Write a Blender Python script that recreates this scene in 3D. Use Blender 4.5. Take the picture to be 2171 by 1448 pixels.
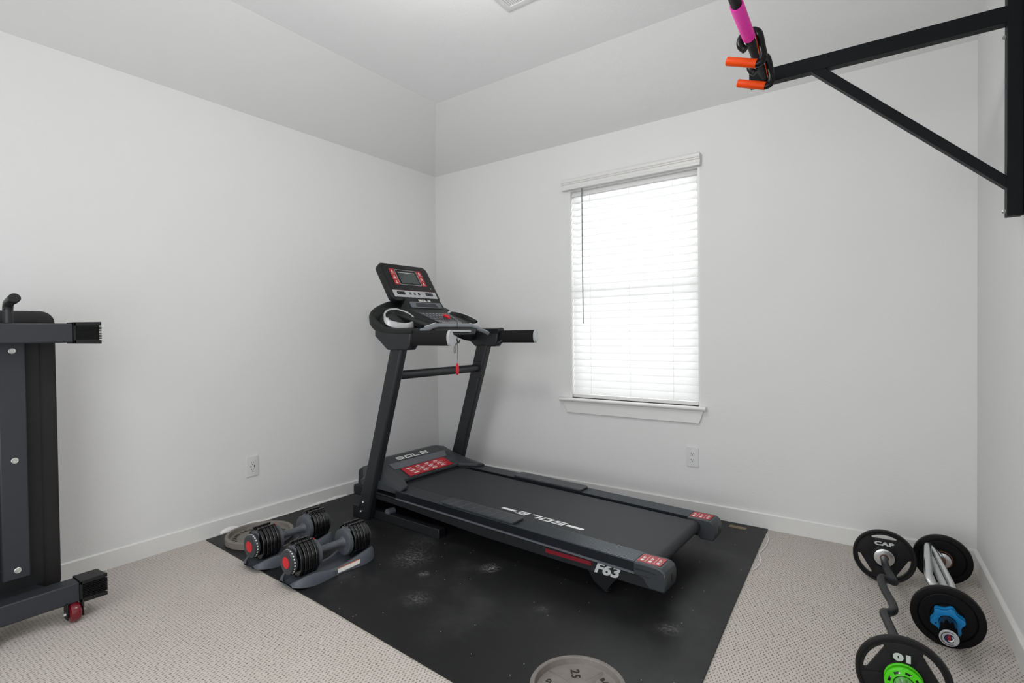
import bpy, bmesh, math, random
from mathutils import Vector, Matrix, Quaternion
random.seed(7)
R = math.radians
SC = bpy.context.scene
for o in list(bpy.data.objects):
    bpy.data.objects.remove(o, do_unlink=True)
COL = SC.collection

# ------------------------------------------------------------------ camera
def make_camera():
    f = 1107.9; yaw = R(-35.646); pitch = R(-0.882 + 9.0/1107.9*57.2958*0); roll = R(-0.6915)
    fwd = Vector((math.sin(yaw), math.cos(yaw), 0)); rt = Vector((math.cos(yaw), -math.sin(yaw), 0)); up = Vector((0, 0, 1))
    fwd, up = fwd*math.cos(pitch)+up*math.sin(pitch), up*math.cos(pitch)-fwd*math.sin(pitch)
    rt, up = rt*math.cos(roll)+up*math.sin(roll), up*math.cos(roll)-rt*math.sin(roll)
    cd = bpy.data.cameras.new('camera'); co = bpy.data.objects.new('camera', cd); COL.objects.link(co)
    cd.sensor_width = 36.0; cd.sensor_fit = 'HORIZONTAL'; cd.lens = f/2171.0*36.0
    # principal point: image row 715 was used for the fit's horizon frame
    cd.shift_y = SHIFT_Y
    cd.clip_start = 0.02; cd.clip_end = 100
    M = Matrix(((rt.x, up.x, -fwd.x, 3.0815), (rt.y, up.y, -fwd.y, -3.2160), (rt.z, up.z, -fwd.z, 1.1196), (0, 0, 0, 1)))
    co.matrix_world = M
    SC.camera = co
SHIFT_Y = 0.0
make_camera()

# ------------------------------------------------------------------ light
SC.view_settings.view_transform = 'Standard'
SC.view_settings.look = 'None'
SC.view_settings.gamma = 1.0
SC.view_settings.use_curve_mapping = False
SC.view_settings.exposure = 0.08

W = bpy.data.worlds.new('sky'); SC.world = W; W.use_nodes = True
bg = W.node_tree.nodes['Background']; bg.inputs[0].default_value = (0.94, 0.97, 1.0, 1); bg.inputs[1].default_value = 1.0

def area(name, loc, target, sx, sy, power, color=(1, 1, 1)):
    ld = bpy.data.lights.new(name, 'AREA'); ld.shape = 'RECTANGLE'; ld.size = sx; ld.size_y = sy; ld.energy = power; ld.color = color
    o = bpy.data.objects.new(name, ld); COL.objects.link(o)
    o.location = loc
    d = Vector(target)-Vector(loc)
    o.rotation_euler = d.to_track_quat('-Z', 'Y').to_euler()
    return o
area('window_daylight', (1.724, 0.42, 1.45), (1.724, -1.0, 1.25), 1.1, 1.6, 22, (1.0, 1.0, 1.0))
area('rear_fill_light', (2.3, -3.88, 1.15), (1.75, 0.0, 1.15), 1.8, 2.0, 30, (0.985, 0.995, 1.0))  # soft fill added behind the camera; stands for no known doorway
def lamp(name, loc, power, radius, color):
    ld = bpy.data.lights.new(name, 'POINT'); ld.energy = power; ld.shadow_soft_size = radius; ld.color = color
    o = bpy.data.objects.new(name, ld); COL.objects.link(o); o.location = loc; return o
lamp('ceiling_lamp', (1.85, -1.85, 2.48), 21, 0.12, (1.0, 0.985, 0.965))

# ------------------------------------------------------------------ materials
def lin(c):
    return tuple(((v/255.0)/12.92 if v/255.0 <= 0.04045 else (((v/255.0)+0.055)/1.055)**2.4) for v in c)
def mat(name, col, rough=0.5, metal=0.0, var=0.06, nscale=40.0, bump=0.0, bscale=200.0, spec=0.5, coat=0.0, trans=0.0):
    m = bpy.data.materials.new(name); m.use_nodes = True
    nt = m.node_tree; p = nt.nodes['Principled BSDF']
    tc = nt.nodes.new('ShaderNodeTexCoord')
    n = nt.nodes.new('ShaderNodeTexNoise'); n.inputs['Scale'].default_value = nscale; n.inputs['Detail'].default_value = 3
    nt.links.new(tc.outputs['Object'], n.inputs['Vector'])
    mr = nt.nodes.new('ShaderNodeMapRange'); mr.inputs['To Min'].default_value = 1-var; mr.inputs['To Max'].default_value = 1+var
    nt.links.new(n.outputs['Fac'], mr.inputs['Value'])
    mx = nt.nodes.new('ShaderNodeMix'); mx.data_type = 'RGBA'; mx.blend_type = 'MULTIPLY'; mx.inputs['Factor'].default_value = 1.0
    mx.inputs['A'].default_value = (*col, 1)
    nt.links.new(mr.outputs['Result'], mx.inputs['B'])
    nt.links.new(mx.outputs['Result'], p.inputs['Base Color'])
    p.inputs['Roughness'].default_value = rough; p.inputs['Metallic'].default_value = metal
    p.inputs['Specular IOR Level'].default_value = spec
    if coat: p.inputs['Coat Weight'].default_value = coat
    if bump:
        b = nt.nodes.new('ShaderNodeTexNoise'); b.inputs['Scale'].default_value = bscale; b.inputs['Detail'].default_value = 3
        nt.links.new(tc.outputs['Object'], b.inputs['Vector'])
        bn = nt.nodes.new('ShaderNodeBump'); bn.inputs['Strength'].default_value = bump; bn.inputs['Distance'].default_value = 0.002
        nt.links.new(b.outputs['Fac'], bn.inputs['Height']); nt.links.new(bn.outputs['Normal'], p.inputs['Normal'])
    return m
def N(nt, t, **kw):
    n = nt.nodes.new(t)
    for k, v in kw.items(): setattr(n, k, v)
    return n

M = {}
M['wall'] = mat('wall_paint', (0.70, 0.70, 0.695), 0.85, var=0.012, nscale=3, bump=0.35, bscale=110, spec=0.2)
M['ceil'] = mat('ceiling_paint', (0.83, 0.84, 0.84), 0.9, var=0.01, nscale=3, bump=0.35, bscale=110, spec=0.2)
M['trim'] = mat('trim_paint', (0.72, 0.72, 0.71), 0.35, var=0.01)
M['blackm'] = mat('black_powder_coat', lin((33, 34, 37)), 0.40, var=0.08, bump=0.1, bscale=900, spec=0.4)
M['beam'] = mat('satin_black_steel', lin((8, 11, 15)), 0.5, var=0.08, bump=0.1, bscale=900, spec=0.16)
M['blackp'] = mat('black_plastic', lin((20, 21, 23)), 0.42, var=0.1, bump=0.2, bscale=700, spec=0.35)
M['gloss'] = mat('gloss_black', lin((9, 9, 10)), 0.14, var=0.05, spec=0.4)
M['dgrey'] = mat('dark_grey_plastic', lin((50, 53, 57)), 0.42, var=0.08, bump=0.1, bscale=700)
M['mgrey'] = mat('mid_grey_plastic', lin((92, 95, 101)), 0.38, var=0.05)
M['lgrey'] = mat('light_grey_plastic', lin((170, 172, 175)), 0.35, var=0.03)
M['silver'] = mat('silver_paint', lin((190, 191, 192)), 0.35, metal=0.2, var=0.03)
M['chrome'] = mat('chrome', (0.75, 0.76, 0.77), 0.26, metal=1.0, var=0.05, nscale=60)
M['zinc'] = mat('zinc', (0.62, 0.64, 0.62), 0.32, metal=0.9, var=0.1)
M['steel'] = mat('brushed_steel', (0.68, 0.69, 0.70), 0.34, metal=1.0, var=0.12, nscale=90)
M['rust'] = mat('rust', lin((110, 72, 48)), 0.8, var=0.4, nscale=120)
M['white'] = mat('white_ink', (0.78, 0.78, 0.77), 0.5, var=0.02)
M['lwhite'] = mat('grey_ink', (0.50, 0.52, 0.51), 0.5, var=0.05)
M['red'] = mat('red_print', lin((168, 12, 30)), 0.4, var=0.05)
M['dred'] = mat('dark_red_print', lin((120, 16, 32)), 0.45, var=0.05)
M['bred'] = mat('bright_red_plastic', lin((204, 16, 34)), 0.35, var=0.04)
M['wheel'] = mat('translucent_red_wheel', lin((104, 8, 24)), 0.2, var=0.08, coat=0.5)
M['foam'] = mat('foam_grip', lin((24, 23, 24)), 0.85, var=0.12, nscale=120, bump=0.5, bscale=500, spec=0.25)
M['pink'] = mat('pink_tape', lin((236, 44, 172)), 0.5, var=0.12, nscale=30)
M['orange'] = mat('orange_rubber', lin((206, 64, 0)), 0.45, spec=0.2, var=0.06)
M['blue'] = mat('blue_plastic', lin((0, 118, 178)), 0.4, var=0.05)
M['green'] = mat('green_plastic', lin((70, 196, 4)), 0.32, var=0.05)
M['tray'] = mat('slate_plastic', lin((76, 80, 88)), 0.5, var=0.06, bump=0.15, bscale=800)
M['handle'] = mat('grey_handle', lin((80, 83, 89)), 0.45, var=0.06)
M['iron'] = mat('grey_cast_iron', lin((122, 116, 111)), 0.55, var=0.22, nscale=28, bump=0.6, bscale=260, metal=0.1)
M['ironb'] = mat('black_cast_iron', lin((18, 18, 19)), 0.48, var=0.25, nscale=200, bump=0.5, bscale=500, spec=0.25)
M['rubber'] = mat('black_rubber', lin((10, 10, 11)), 0.5, var=0.1, bump=0.2, bscale=500, spec=0.16)
M['vinyl'] = mat('black_vinyl', lin((17, 16, 18)), 0.55, var=0.25, nscale=9, bump=0.4, bscale=25)
M['ink'] = mat('dark_ink', lin((40, 38, 36)), 0.7, var=0.05)
M['paper'] = mat('paper_label', lin((225, 222, 218)), 0.6, var=0.02)
M['olabel'] = mat('orange_label', lin((214, 100, 40)), 0.6, var=0.02)
M['slot'] = mat('socket_slot', lin((40, 40, 40)), 0.6, var=0.02)
M['outlet'] = mat('outlet_plastic', (0.66, 0.66, 0.66), 0.35, var=0.01)
M['sheet'] = mat('white_plastic_sheet', (0.8, 0.78, 0.77), 0.45, var=0.04, bump=0.5, bscale=40)
M['gold'] = mat('gold_foil_label', lin((120, 102, 74)), 0.5, var=0.45, nscale=500)
M['valance'] = mat('valance_white', (0.68, 0.675, 0.665), 0.35, var=0.01)
M['lcd'] = mat('lcd_glass', lin((22, 42, 40)), 0.08, var=0.3, nscale=25, coat=1.0)

def carpet_mat():
    m = bpy.data.materials.new('loop_carpet'); m.use_nodes = True; nt = m.node_tree; p = nt.nodes['Principled BSDF']
    p.inputs['Roughness'].default_value = 0.95; p.inputs['Specular IOR Level'].default_value = 0.1
    tc = N(nt, 'ShaderNodeTexCoord')
    nd = N(nt, 'ShaderNodeTexNoise'); nd.inputs['Scale'].default_value = 70; nd.inputs['Detail'].default_value = 2
    nt.links.new(tc.outputs['Object'], nd.inputs['Vector'])
    sub = N(nt, 'ShaderNodeVectorMath', operation='SUBTRACT'); sub.inputs[1].default_value = (0.5, 0.5, 0.5)
    nt.links.new(nd.outputs['Color'], sub.inputs[0])
    scl = N(nt, 'ShaderNodeVectorMath', operation='SCALE'); scl.inputs['Scale'].default_value = 0.011
    nt.links.new(sub.outputs[0], scl.inputs[0])
    add = N(nt, 'ShaderNodeVectorMath', operation='ADD'); nt.links.new(tc.outputs['Object'], add.inputs[0]); nt.links.new(scl.outputs[0], add.inputs[1])
    sx = N(nt, 'ShaderNodeSeparateXYZ'); nt.links.new(add.outputs[0], sx.inputs[0])
    def cosw(sock, per):
        a = N(nt, 'ShaderNodeMath', operation='MULTIPLY'); a.inputs[1].default_value = 2*math.pi/per; nt.links.new(sock, a.inputs[0])
        c = N(nt, 'ShaderNodeMath', operation='COSINE'); nt.links.new(a.outputs[0], c.inputs[0]); return c.outputs[0]
    mu = N(nt, 'ShaderNodeMath', operation='MULTIPLY'); nt.links.new(cosw(sx.outputs[0], 0.0132), mu.inputs[0]); nt.links.new(cosw(sx.outputs[1], 0.025), mu.inputs[1])
    # strength of each pit varies
    nv = N(nt, 'ShaderNodeTexNoise'); nv.inputs['Scale'].default_value = 95; nt.links.new(tc.outputs['Object'], nv.inputs['Vector'])
    mv = N(nt, 'ShaderNodeMapRange'); mv.inputs['From Min'].default_value = 0.25; mv.inputs['From Max'].default_value = 0.75; mv.inputs['To Min'].default_value = -0.28; mv.inputs['To Max'].default_value = 0.28
    nt.links.new(nv.outputs['Fac'], mv.inputs['Value'])
    ad = N(nt, 'ShaderNodeMath', operation='ADD'); nt.links.new(mu.outputs[0], ad.inputs[0]); nt.links.new(mv.outputs['Result'], ad.inputs[1])
    pit = N(nt, 'ShaderNodeMapRange', interpolation_type='SMOOTHSTEP'); pit.inputs['From Min'].default_value = 0.30; pit.inputs['From Max'].default_value = 1.15; nt.links.new(ad.outputs[0], pit.inputs['Value'])
    # yarn tone
    big = N(nt, 'ShaderNodeTexNoise'); big.inputs['Scale'].default_value = 5; big.inputs['Detail'].default_value = 4; nt.links.new(tc.outputs['Object'], big.inputs['Vector'])
    ra = N(nt, 'ShaderNodeMix', data_type='RGBA'); ra.inputs['A'].default_value = (0.505, 0.46, 0.415, 1); ra.inputs['B'].default_value = (0.56, 0.525, 0.485, 1)
    nt.links.new(big.outputs['Fac'], ra.inputs['Factor'])
    mc = N(nt, 'ShaderNodeMix', data_type='RGBA'); mc.inputs['B'].default_value = (0.16, 0.135, 0.115, 1)
    nt.links.new(ra.outputs['Result'], mc.inputs['A']); nt.links.new(pit.outputs['Result'], mc.inputs['Factor'])
    nt.links.new(mc.outputs['Result'], p.inputs['Base Color'])
    inv = N(nt, 'ShaderNodeMath', operation='SUBTRACT'); inv.inputs[0].default_value = 1.0; nt.links.new(pit.outputs['Result'], inv.inputs[1])
    bn = N(nt, 'ShaderNodeBump'); bn.inputs['Strength'].default_value = 0.55; bn.inputs['Distance'].default_value = 0.004
    nt.links.new(inv.outputs[0], bn.inputs['Height']); nt.links.new(bn.outputs['Normal'], p.inputs['Normal'])
    return m
M['carpet'] = carpet_mat()

def mat_mat():
    m = bpy.data.materials.new('rubber_floor_mat'); m.use_nodes = True; nt = m.node_tree; p = nt.nodes['Principled BSDF']
    tc = N(nt, 'ShaderNodeTexCoord')
    sx = N(nt, 'ShaderNodeSeparateXYZ'); nt.links.new(tc.outputs['Object'], sx.inputs[0])
    a = N(nt, 'ShaderNodeMath', operation='MULTIPLY'); a.inputs[1].default_value = 2*math.pi/0.0075; nt.links.new(sx.outputs[0], a.inputs[0])
    s = N(nt, 'ShaderNodeMath', operation='SINE'); nt.links.new(a.outputs[0], s.inputs[0])
    n1 = N(nt, 'ShaderNodeTexNoise'); n1.inputs['Scale'].default_value = 2.2; n1.inputs['Detail'].default_value = 6; n1.inputs['Roughness'].default_value = 0.65
    nt.links.new(tc.outputs['Object'], n1.inputs['Vector'])
    r1 = N(nt, 'ShaderNodeMapRange', interpolation_type='SMOOTHSTEP'); r1.inputs['From Min'].default_value = 0.45; r1.inputs['From Max'].default_value = 0.8; r1.inputs['To Max'].default_value = 0.13
    nt.links.new(n1.outputs['Fac'], r1.inputs['Value'])
    # chalk smudges at their own places
    ns = N(nt, 'ShaderNodeTexNoise'); ns.inputs['Scale'].default_value = 85; ns.inputs['Detail'].default_value = 5; ns.inputs['Roughness'].default_value = 0.7
    nt.links.new(tc.outputs['Object'], ns.inputs['Vector'])
    rs = N(nt, 'ShaderNodeMapRange'); rs.inputs['From Min'].default_value = 0.42; rs.inputs['From Max'].default_value = 0.72; nt.links.new(ns.outputs['Fac'], rs.inputs['Value'])
    acc = r1.outputs['Result']
    for (x, y, r, k) in SMUDGES:
        d = N(nt, 'ShaderNodeVectorMath', operation='DISTANCE'); d.inputs[1].default_value = (x, y, 0.006); nt.links.new(tc.outputs['Object'], d.inputs[0])
        g = N(nt, 'ShaderNodeMapRange', interpolation_type='SMOOTHSTEP'); g.inputs['From Min'].default_value = r; g.inputs['From Max'].default_value = 0.0; g.inputs['To Min'].default_value = 0.0; g.inputs['To Max'].default_value = k
        nt.links.new(d.outputs['Value'], g.inputs['Value'])
        q = N(nt, 'ShaderNodeMath', operation='MULTIPLY'); nt.links.new(g.outputs['Result'], q.inputs[0]); nt.links.new(rs.outputs['Result'], q.inputs[1])
        t = N(nt, 'ShaderNodeMath', operation='ADD'); nt.links.new(acc, t.inputs[0]); nt.links.new(q.outputs[0], t.inputs[1]); acc = t.outputs[0]
    # arc scuff
    d = N(nt, 'ShaderNodeVectorMath', operation='DISTANCE'); d.inputs[1].default_value = (1.60, -1.45, 0.006); nt.links.new(tc.outputs['Object'], d.inputs[0])
    # specks of lint
    vo = N(nt, 'ShaderNodeTexVoronoi', voronoi_dimensions='2D'); vo.inputs['Scale'].default_value = 11; nt.links.new(tc.outputs['Object'], vo.inputs['Vector'])
    vs = N(nt, 'ShaderNodeMath', operation='LESS_THAN'); vs.inputs[1].default_value = 0.022; nt.links.new(vo.outputs['Distance'], vs.inputs[0])
    cr = N(nt, 'ShaderNodeSeparateColor'); nt.links.new(vo.outputs['Color'], cr.inputs[0])
    cg = N(nt, 'ShaderNodeMath', operation='GREATER_THAN'); cg.inputs[1].default_value = 0.80; nt.links.new(cr.outputs[0], cg.inputs[0])
    sp = N(nt, 'ShaderNodeMath', operation='MULTIPLY'); nt.links.new(vs.outputs[0], sp.inputs[0]); nt.links.new(cg.outputs[0], sp.inputs[1])
    t = N(nt, 'ShaderNodeMath', operation='ADD', use_clamp=True); nt.links.new(acc, t.inputs[0]); nt.links.new(sp.outputs[0], t.inputs[1])
    mc = N(nt, 'ShaderNodeMix', data_type='RGBA'); mc.inputs['A'].default_value = (0.0085, 0.0087, 0.0096, 1); mc.inputs['B'].default_value = (0.42, 0.42, 0.43, 1)
    nt.links.new(t.outputs[0], mc.inputs['Factor'])
    pw = N(nt, 'ShaderNodeMath', operation='POWER'); nt.links.new(t.outputs[0], pw.inputs[0]); pw.inputs[1].default_value = 1.35
    nt.links.new(pw.outputs[0], mc.inputs['Factor'])
    nt.links.new(mc.outputs['Result'], p.inputs['Base Color'])
    p.inputs['Roughness'].default_value = 0.48; p.inputs['Specular IOR Level'].default_value = 0.3
    bn = N(nt, 'ShaderNodeBump'); bn.inputs['Strength'].default_value = 0.055; bn.inputs['Distance'].default_value = 0.001
    n2 = N(nt, 'ShaderNodeTexNoise'); n2.inputs['Scale'].default_value = 500; nt.links.new(tc.outputs['Object'], n2.inputs['Vector'])
    hh = N(nt, 'ShaderNodeMath', operation='MULTIPLY_ADD'); nt.links.new(n2.outputs['Fac'], hh.inputs[0]); hh.inputs[1].default_value = 1.2; nt.links.new(s.outputs[0], hh.inputs[2])
    nt.links.new(hh.outputs[0], bn.inputs['Height']); nt.links.new(bn.outputs['Normal'], p.inputs['Normal'])
    return m
SMUDGES = [(1.16, -1.42, 0.16, 0.55), (1.55, -1.28, 0.07, 1.0), (1.33, -1.50, 0.05, 0.7), (1.47, -1.68, 0.10, 0.5), (2.42, -1.30, 0.07, 0.5), (1.06, -1.28, 0.16, 0.30), (0.72, -1.34, 0.10, 0.35), (1.95, -1.45, 0.05, 0.35)]
M['mat'] = mat_mat()

def slat_mat():
    m = bpy.data.materials.new('blind_slat'); m.use_nodes = True; nt = m.node_tree
    for n in list(nt.nodes): nt.nodes.remove(n)
    out = N(nt, 'ShaderNodeOutputMaterial'); d = N(nt, 'ShaderNodeBsdfDiffuse'); d.inputs[0].default_value = (0.85, 0.85, 0.85, 1)
    t = N(nt, 'ShaderNodeBsdfTranslucent'); t.inputs[0].default_value = (0.92, 0.92, 0.92, 1)
    mx = N(nt, 'ShaderNodeMixShader'); mx.inputs[0].default_value = 0.5
    nt.links.new(d.outputs[0], mx.inputs[1]); nt.links.new(t.outputs[0], mx.inputs[2]); nt.links.new(mx.outputs[0], out.inputs[0])
    return m
M['slat'] = slat_mat()
def glass_mat():
    m = bpy.data.materials.new('window_glass'); m.use_nodes = True; nt = m.node_tree
    for n in list(nt.nodes): nt.nodes.remove(n)
    out = N(nt, 'ShaderNodeOutputMaterial'); d = N(nt, 'ShaderNodeBsdfTransparent'); d.inputs[0].default_value = (0.955, 0.965, 0.96, 1)
    g = N(nt, 'ShaderNodeBsdfGlossy'); g.inputs['Roughness'].default_value = 0.03
    mx = N(nt, 'ShaderNodeMixShader'); mx.inputs[0].default_value = 0.07
    nt.links.new(d.outputs[0], mx.inputs[1]); nt.links.new(g.outputs[0], mx.inputs[2]); nt.links.new(mx.outputs[0], out.inputs[0])
    return m
M['glass'] = glass_mat()

# ------------------------------------------------------------------ mesh helpers
class MB:
    def __init__(s): s.v = []; s.f = []
    def add(s, vs, fs):
        b = len(s.v); s.v += [tuple(v) for v in vs]; s.f += [tuple(b+i for i in f) for f in fs]; return s
    def box(s, x0, x1, y0, y1, z0, z1):
        vs = [(x0, y0, z0), (x1, y0, z0), (x1, y1, z0), (x0, y1, z0), (x0, y0, z1), (x1, y0, z1), (x1, y1, z1), (x0, y1, z1)]
        return s.add(vs, [(0, 3, 2, 1), (4, 5, 6, 7), (0, 1, 5, 4), (1, 2, 6, 5), (2, 3, 7, 6), (3, 0, 4, 7)])
    def prism(s, pts, vec):
        n = len(pts); vec = Vector(vec); a = [Vector(p) for p in pts]; b = [p+vec for p in a]
        fs = [tuple(range(n))[::-1], tuple(range(n, 2*n))] + [(i, (i+1) % n, n+(i+1) % n, n+i) for i in range(n)]
        return s.add(a+b, fs)
    def hexa(s, a, b):     # two 4-point loops joined
        n = len(a)
        fs = [tuple(range(n))[::-1], tuple(range(n, 2*n))] + [(i, (i+1) % n, n+(i+1) % n, n+i) for i in range(n)]
        return s.add(list(a)+list(b), fs)
    def loft(s, loops, closed=True, caps=True):
        n = len(loops[0]); vs = []; fs = []
        for l in loops: vs += list(l)
        for k in range(len(loops)-1):
            for i in range(n if closed else n-1):
                j = (i+1) % n
                fs.append((k*n+i, k*n+j, (k+1)*n+j, (k+1)*n+i))
        if caps and closed:
            fs.append(tuple(range(n))[::-1]); m = (len(loops)-1)*n; fs.append(tuple(range(m, m+n)))
        return s.add(vs, fs)
    def tube(s, path, r, seg=16, caps=True, sy=1.0, up=None):
        P = [Vector(p) for p in path]; rs = r if isinstance(r, (list, tuple)) else [r]*len(P)
        loops = []; prev = None
        for i, p in enumerate(P):
            t = (P[min(i+1, len(P)-1)]-P[max(i-1, 0)]).normalized()
            if prev is None:
                u = Vector(up) if up else (Vector((0, 0, 1)) if abs(t.z) < 0.9 else Vector((1, 0, 0)))
                x = t.cross(u).normalized()
            else:
                x = (prev - t*prev.dot(t)).normalized()
            prev = x; y = x.cross(t).normalized()
            loops.append([p + x*math.cos(2*math.pi*k/seg)*rs[i]*sy + y*math.sin(2*math.pi*k/seg)*rs[i] for k in range(seg)])
        return s.loft(loops, caps=caps)
    def lathe(s, prof, origin, axis, seg=48, closed=False):
        # prof: list of (t along axis, radius)
        ax = Vector(axis).normalized(); o = Vector(origin)
        u = ax.orthogonal().normalized(); w = ax.cross(u)
        if abs(ax.y) > 0.9: u = Vector((1, 0, 0)); u = (u-ax*u.dot(ax)).normalized(); w = ax.cross(u)
        loops = [[o+ax*t+(u*math.cos(2*math.pi*k/seg)+w*math.sin(2*math.pi*k/seg))*max(r, 1e-5) for k in range(seg)] for t, r in prof]
        if closed: loops.append(loops[0])
        return s.loft(loops, caps=not closed)
    def xform(s, Mx):
        s.v = [tuple(Mx @ Vector(v)) for v in s.v]; return s
    def build(s, name, m, parent=None, bevel=0.0, seg=2, ang=32, flat=False):
        me = bpy.data.meshes.new(name); me.from_pydata(s.v, [], s.f); me.validate()
        bm = bmesh.new(); bm.from_mesh(me); bmesh.ops.remove_doubles(bm, verts=bm.verts, dist=1e-6); bmesh.ops.recalc_face_normals(bm, faces=bm.faces); bm.to_mesh(me); bm.free()
        me.materials.append(M[m] if isinstance(m, str) else m)
        o = bpy.data.objects.new(name, me); COL.objects.link(o)
        if parent is not None: o.parent = parent
        if not flat:
            me.polygons.foreach_set('use_smooth', [True]*len(me.polygons)); me.set_sharp_from_angle(angle=R(ang))
        if bevel:
            b = o.modifiers.new('bevel', 'BEVEL'); b.width = bevel; b.segments = seg; b.limit_method = 'ANGLE'; b.angle_limit = R(ang); b.harden_normals = False
        return o

def smooth_path(pts, n=8):
    P = [Vector(p) for p in pts]; out = []
    for i in range(len(P)-1):
        p0 = P[max(i-1, 0)]; p1 = P[i]; p2 = P[i+1]; p3 = P[min(i+2, len(P)-1)]
        for k in range(n):
            t = k/n
            out.append(0.5*((2*p1)+(-p0+p2)*t+(2*p0-5*p1+4*p2-p3)*t*t+(-p0+3*p1-3*p2+p3)*t**3))
    out.append(P[-1]); return out
def rrect(w, h, r, n=5, cx=0, cy=0):
    out = []
    for (sx, sy, a0) in ((1, 1, 0), (-1, 1, 90), (-1, -1, 180), (1, -1, 270)):
        for k in range(n+1):
            a = R(a0+90*k/n); out.append((cx+sx*(w/2-r)+r*math.cos(a), cy+sy*(h/2-r)+r*math.sin(a)))
    return out
def circle(r, n=48, cx=0, cy=0): return [(cx+r*math.cos(2*math.pi*k/n), cy+r*math.sin(2*math.pi*k/n)) for k in range(n)]
def frame(o, x, y):
    x = Vector(x).normalized(); y = Vector(y); y = (y-x*y.dot(x)).normalized(); z = x.cross(y); o = Vector(o)
    return Matrix(((x.x, y.x, z.x, o.x), (x.y, y.y, z.y, o.y), (x.z, y.z, z.z, o.z), (0, 0, 0, 1)))
def mesh_from_curve(cu):
    t = bpy.data.objects.new('tmp', cu); COL.objects.link(t); bpy.context.view_layer.update()
    dg = bpy.context.evaluated_depsgraph_get(); me = bpy.data.meshes.new_from_object(t.evaluated_get(dg))
    bpy.data.objects.remove(t, do_unlink=True); bpy.data.curves.remove(cu)
    vs = [v.co.copy() for v in me.vertices]; fs = [tuple(p.vertices) for p in me.polygons]
    bpy.data.meshes.remove(me); return vs, fs
def flat_shape(loops, depth, bevel=0.0):
    cu = bpy.data.curves.new('shape', 'CURVE'); cu.dimensions = '2D'; cu.fill_mode = 'BOTH'; cu.extrude = depth/2; cu.bevel_depth = bevel; cu.bevel_resolution = 2
    for lp in loops:
        s = cu.splines.new('POLY'); s.points.add(len(lp)-1)
        for i, p in enumerate(lp): s.points[i].co = (p[0], p[1], 0, 1)
        s.use_cyclic_u = True
    return mesh_from_curve(cu)
def text_shape(body, size, depth=0.0006, shear=0.0, offset=0.0, spacing=1.0, align='CENTER'):
    cu = bpy.data.curves.new('text', 'FONT'); cu.body = body; cu.size = size; cu.extrude = depth/2; cu.shear = shear; cu.offset = offset; cu.space_character = spacing
    cu.align_x = align; cu.align_y = 'CENTER'; cu.resolution_u = 3
    return mesh_from_curve(cu)
def shape_mb(vf, Mx):
    mb = MB(); mb.add([Mx @ v for v in vf[0]], vf[1]); return mb
def stencil(word, h, depth=0.0006, slant=0.0, wf=1.75, gap=0.28, st=0.2):
    """wide technical lettering: list of bars per glyph in a wf x 1 cell; returns MB centred at origin in xy"""
    G = {'S': [(0, .8, wf, 1), (0, .4, wf, .6), (0, 0, wf, .2), (0, .4, st*1.3, 1), (wf-st*1.3, 0, wf, .6)],
         'O': [(0, .8, wf, 1), (0, 0, wf, .2), (0, 0, st*1.5, 1), (wf-st*1.5, 0, wf, 1)],
         'L': [(0, 0, st*1.5, 1), (0, 0, wf*.92, .2)],
         'E': [(0, .8, wf, 1), (0, .4, wf*.92, .6), (0, 0, wf, .2), (0, 0, st*1.3, 1)],
         'C': [(0, .78, wf, 1), (0, 0, wf, .22), (0, 0, st*2, 1)],
         'A': [(0, .78, wf, 1), (0, .3, wf, .5), (0, 0, st*2, 1), (wf-st*2, 0, wf, 1)],
         'P': [(0, .78, wf, 1), (0, .3, wf, .52), (0, 0, st*2, 1), (wf-st*2, .3, wf, 1)]}
    n = len(word); W = n*wf+(n-1)*gap; mb = MB()
    for i, ch in enumerate(word):
        x0 = i*(wf+gap)-W/2
        for k, (a, b, c, d) in enumerate(G[ch]):
            z = depth+k*0.00002
            q = [((x0+px+slant*(py-.5))*h, (py-.5)*h) for px, py in ((a, b), (c, b), (c, d), (a, d))]
            mb.prism([(x, y, 0) for x, y in q], (0, 0, z))
    return mb
def empty(name, loc, rz=0.0):
    o = bpy.data.objects.new(name, None); COL.objects.link(o); o.location = loc; o.rotation_euler = (0, 0, rz); o.empty_display_size = 0.1; return o
def tag(o, label, cat, group=None):
    o['label'] = label; o['category'] = cat
    if group: o['group'] = group
    return o
def struct(o): o['kind'] = 'structure'; return o

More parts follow.
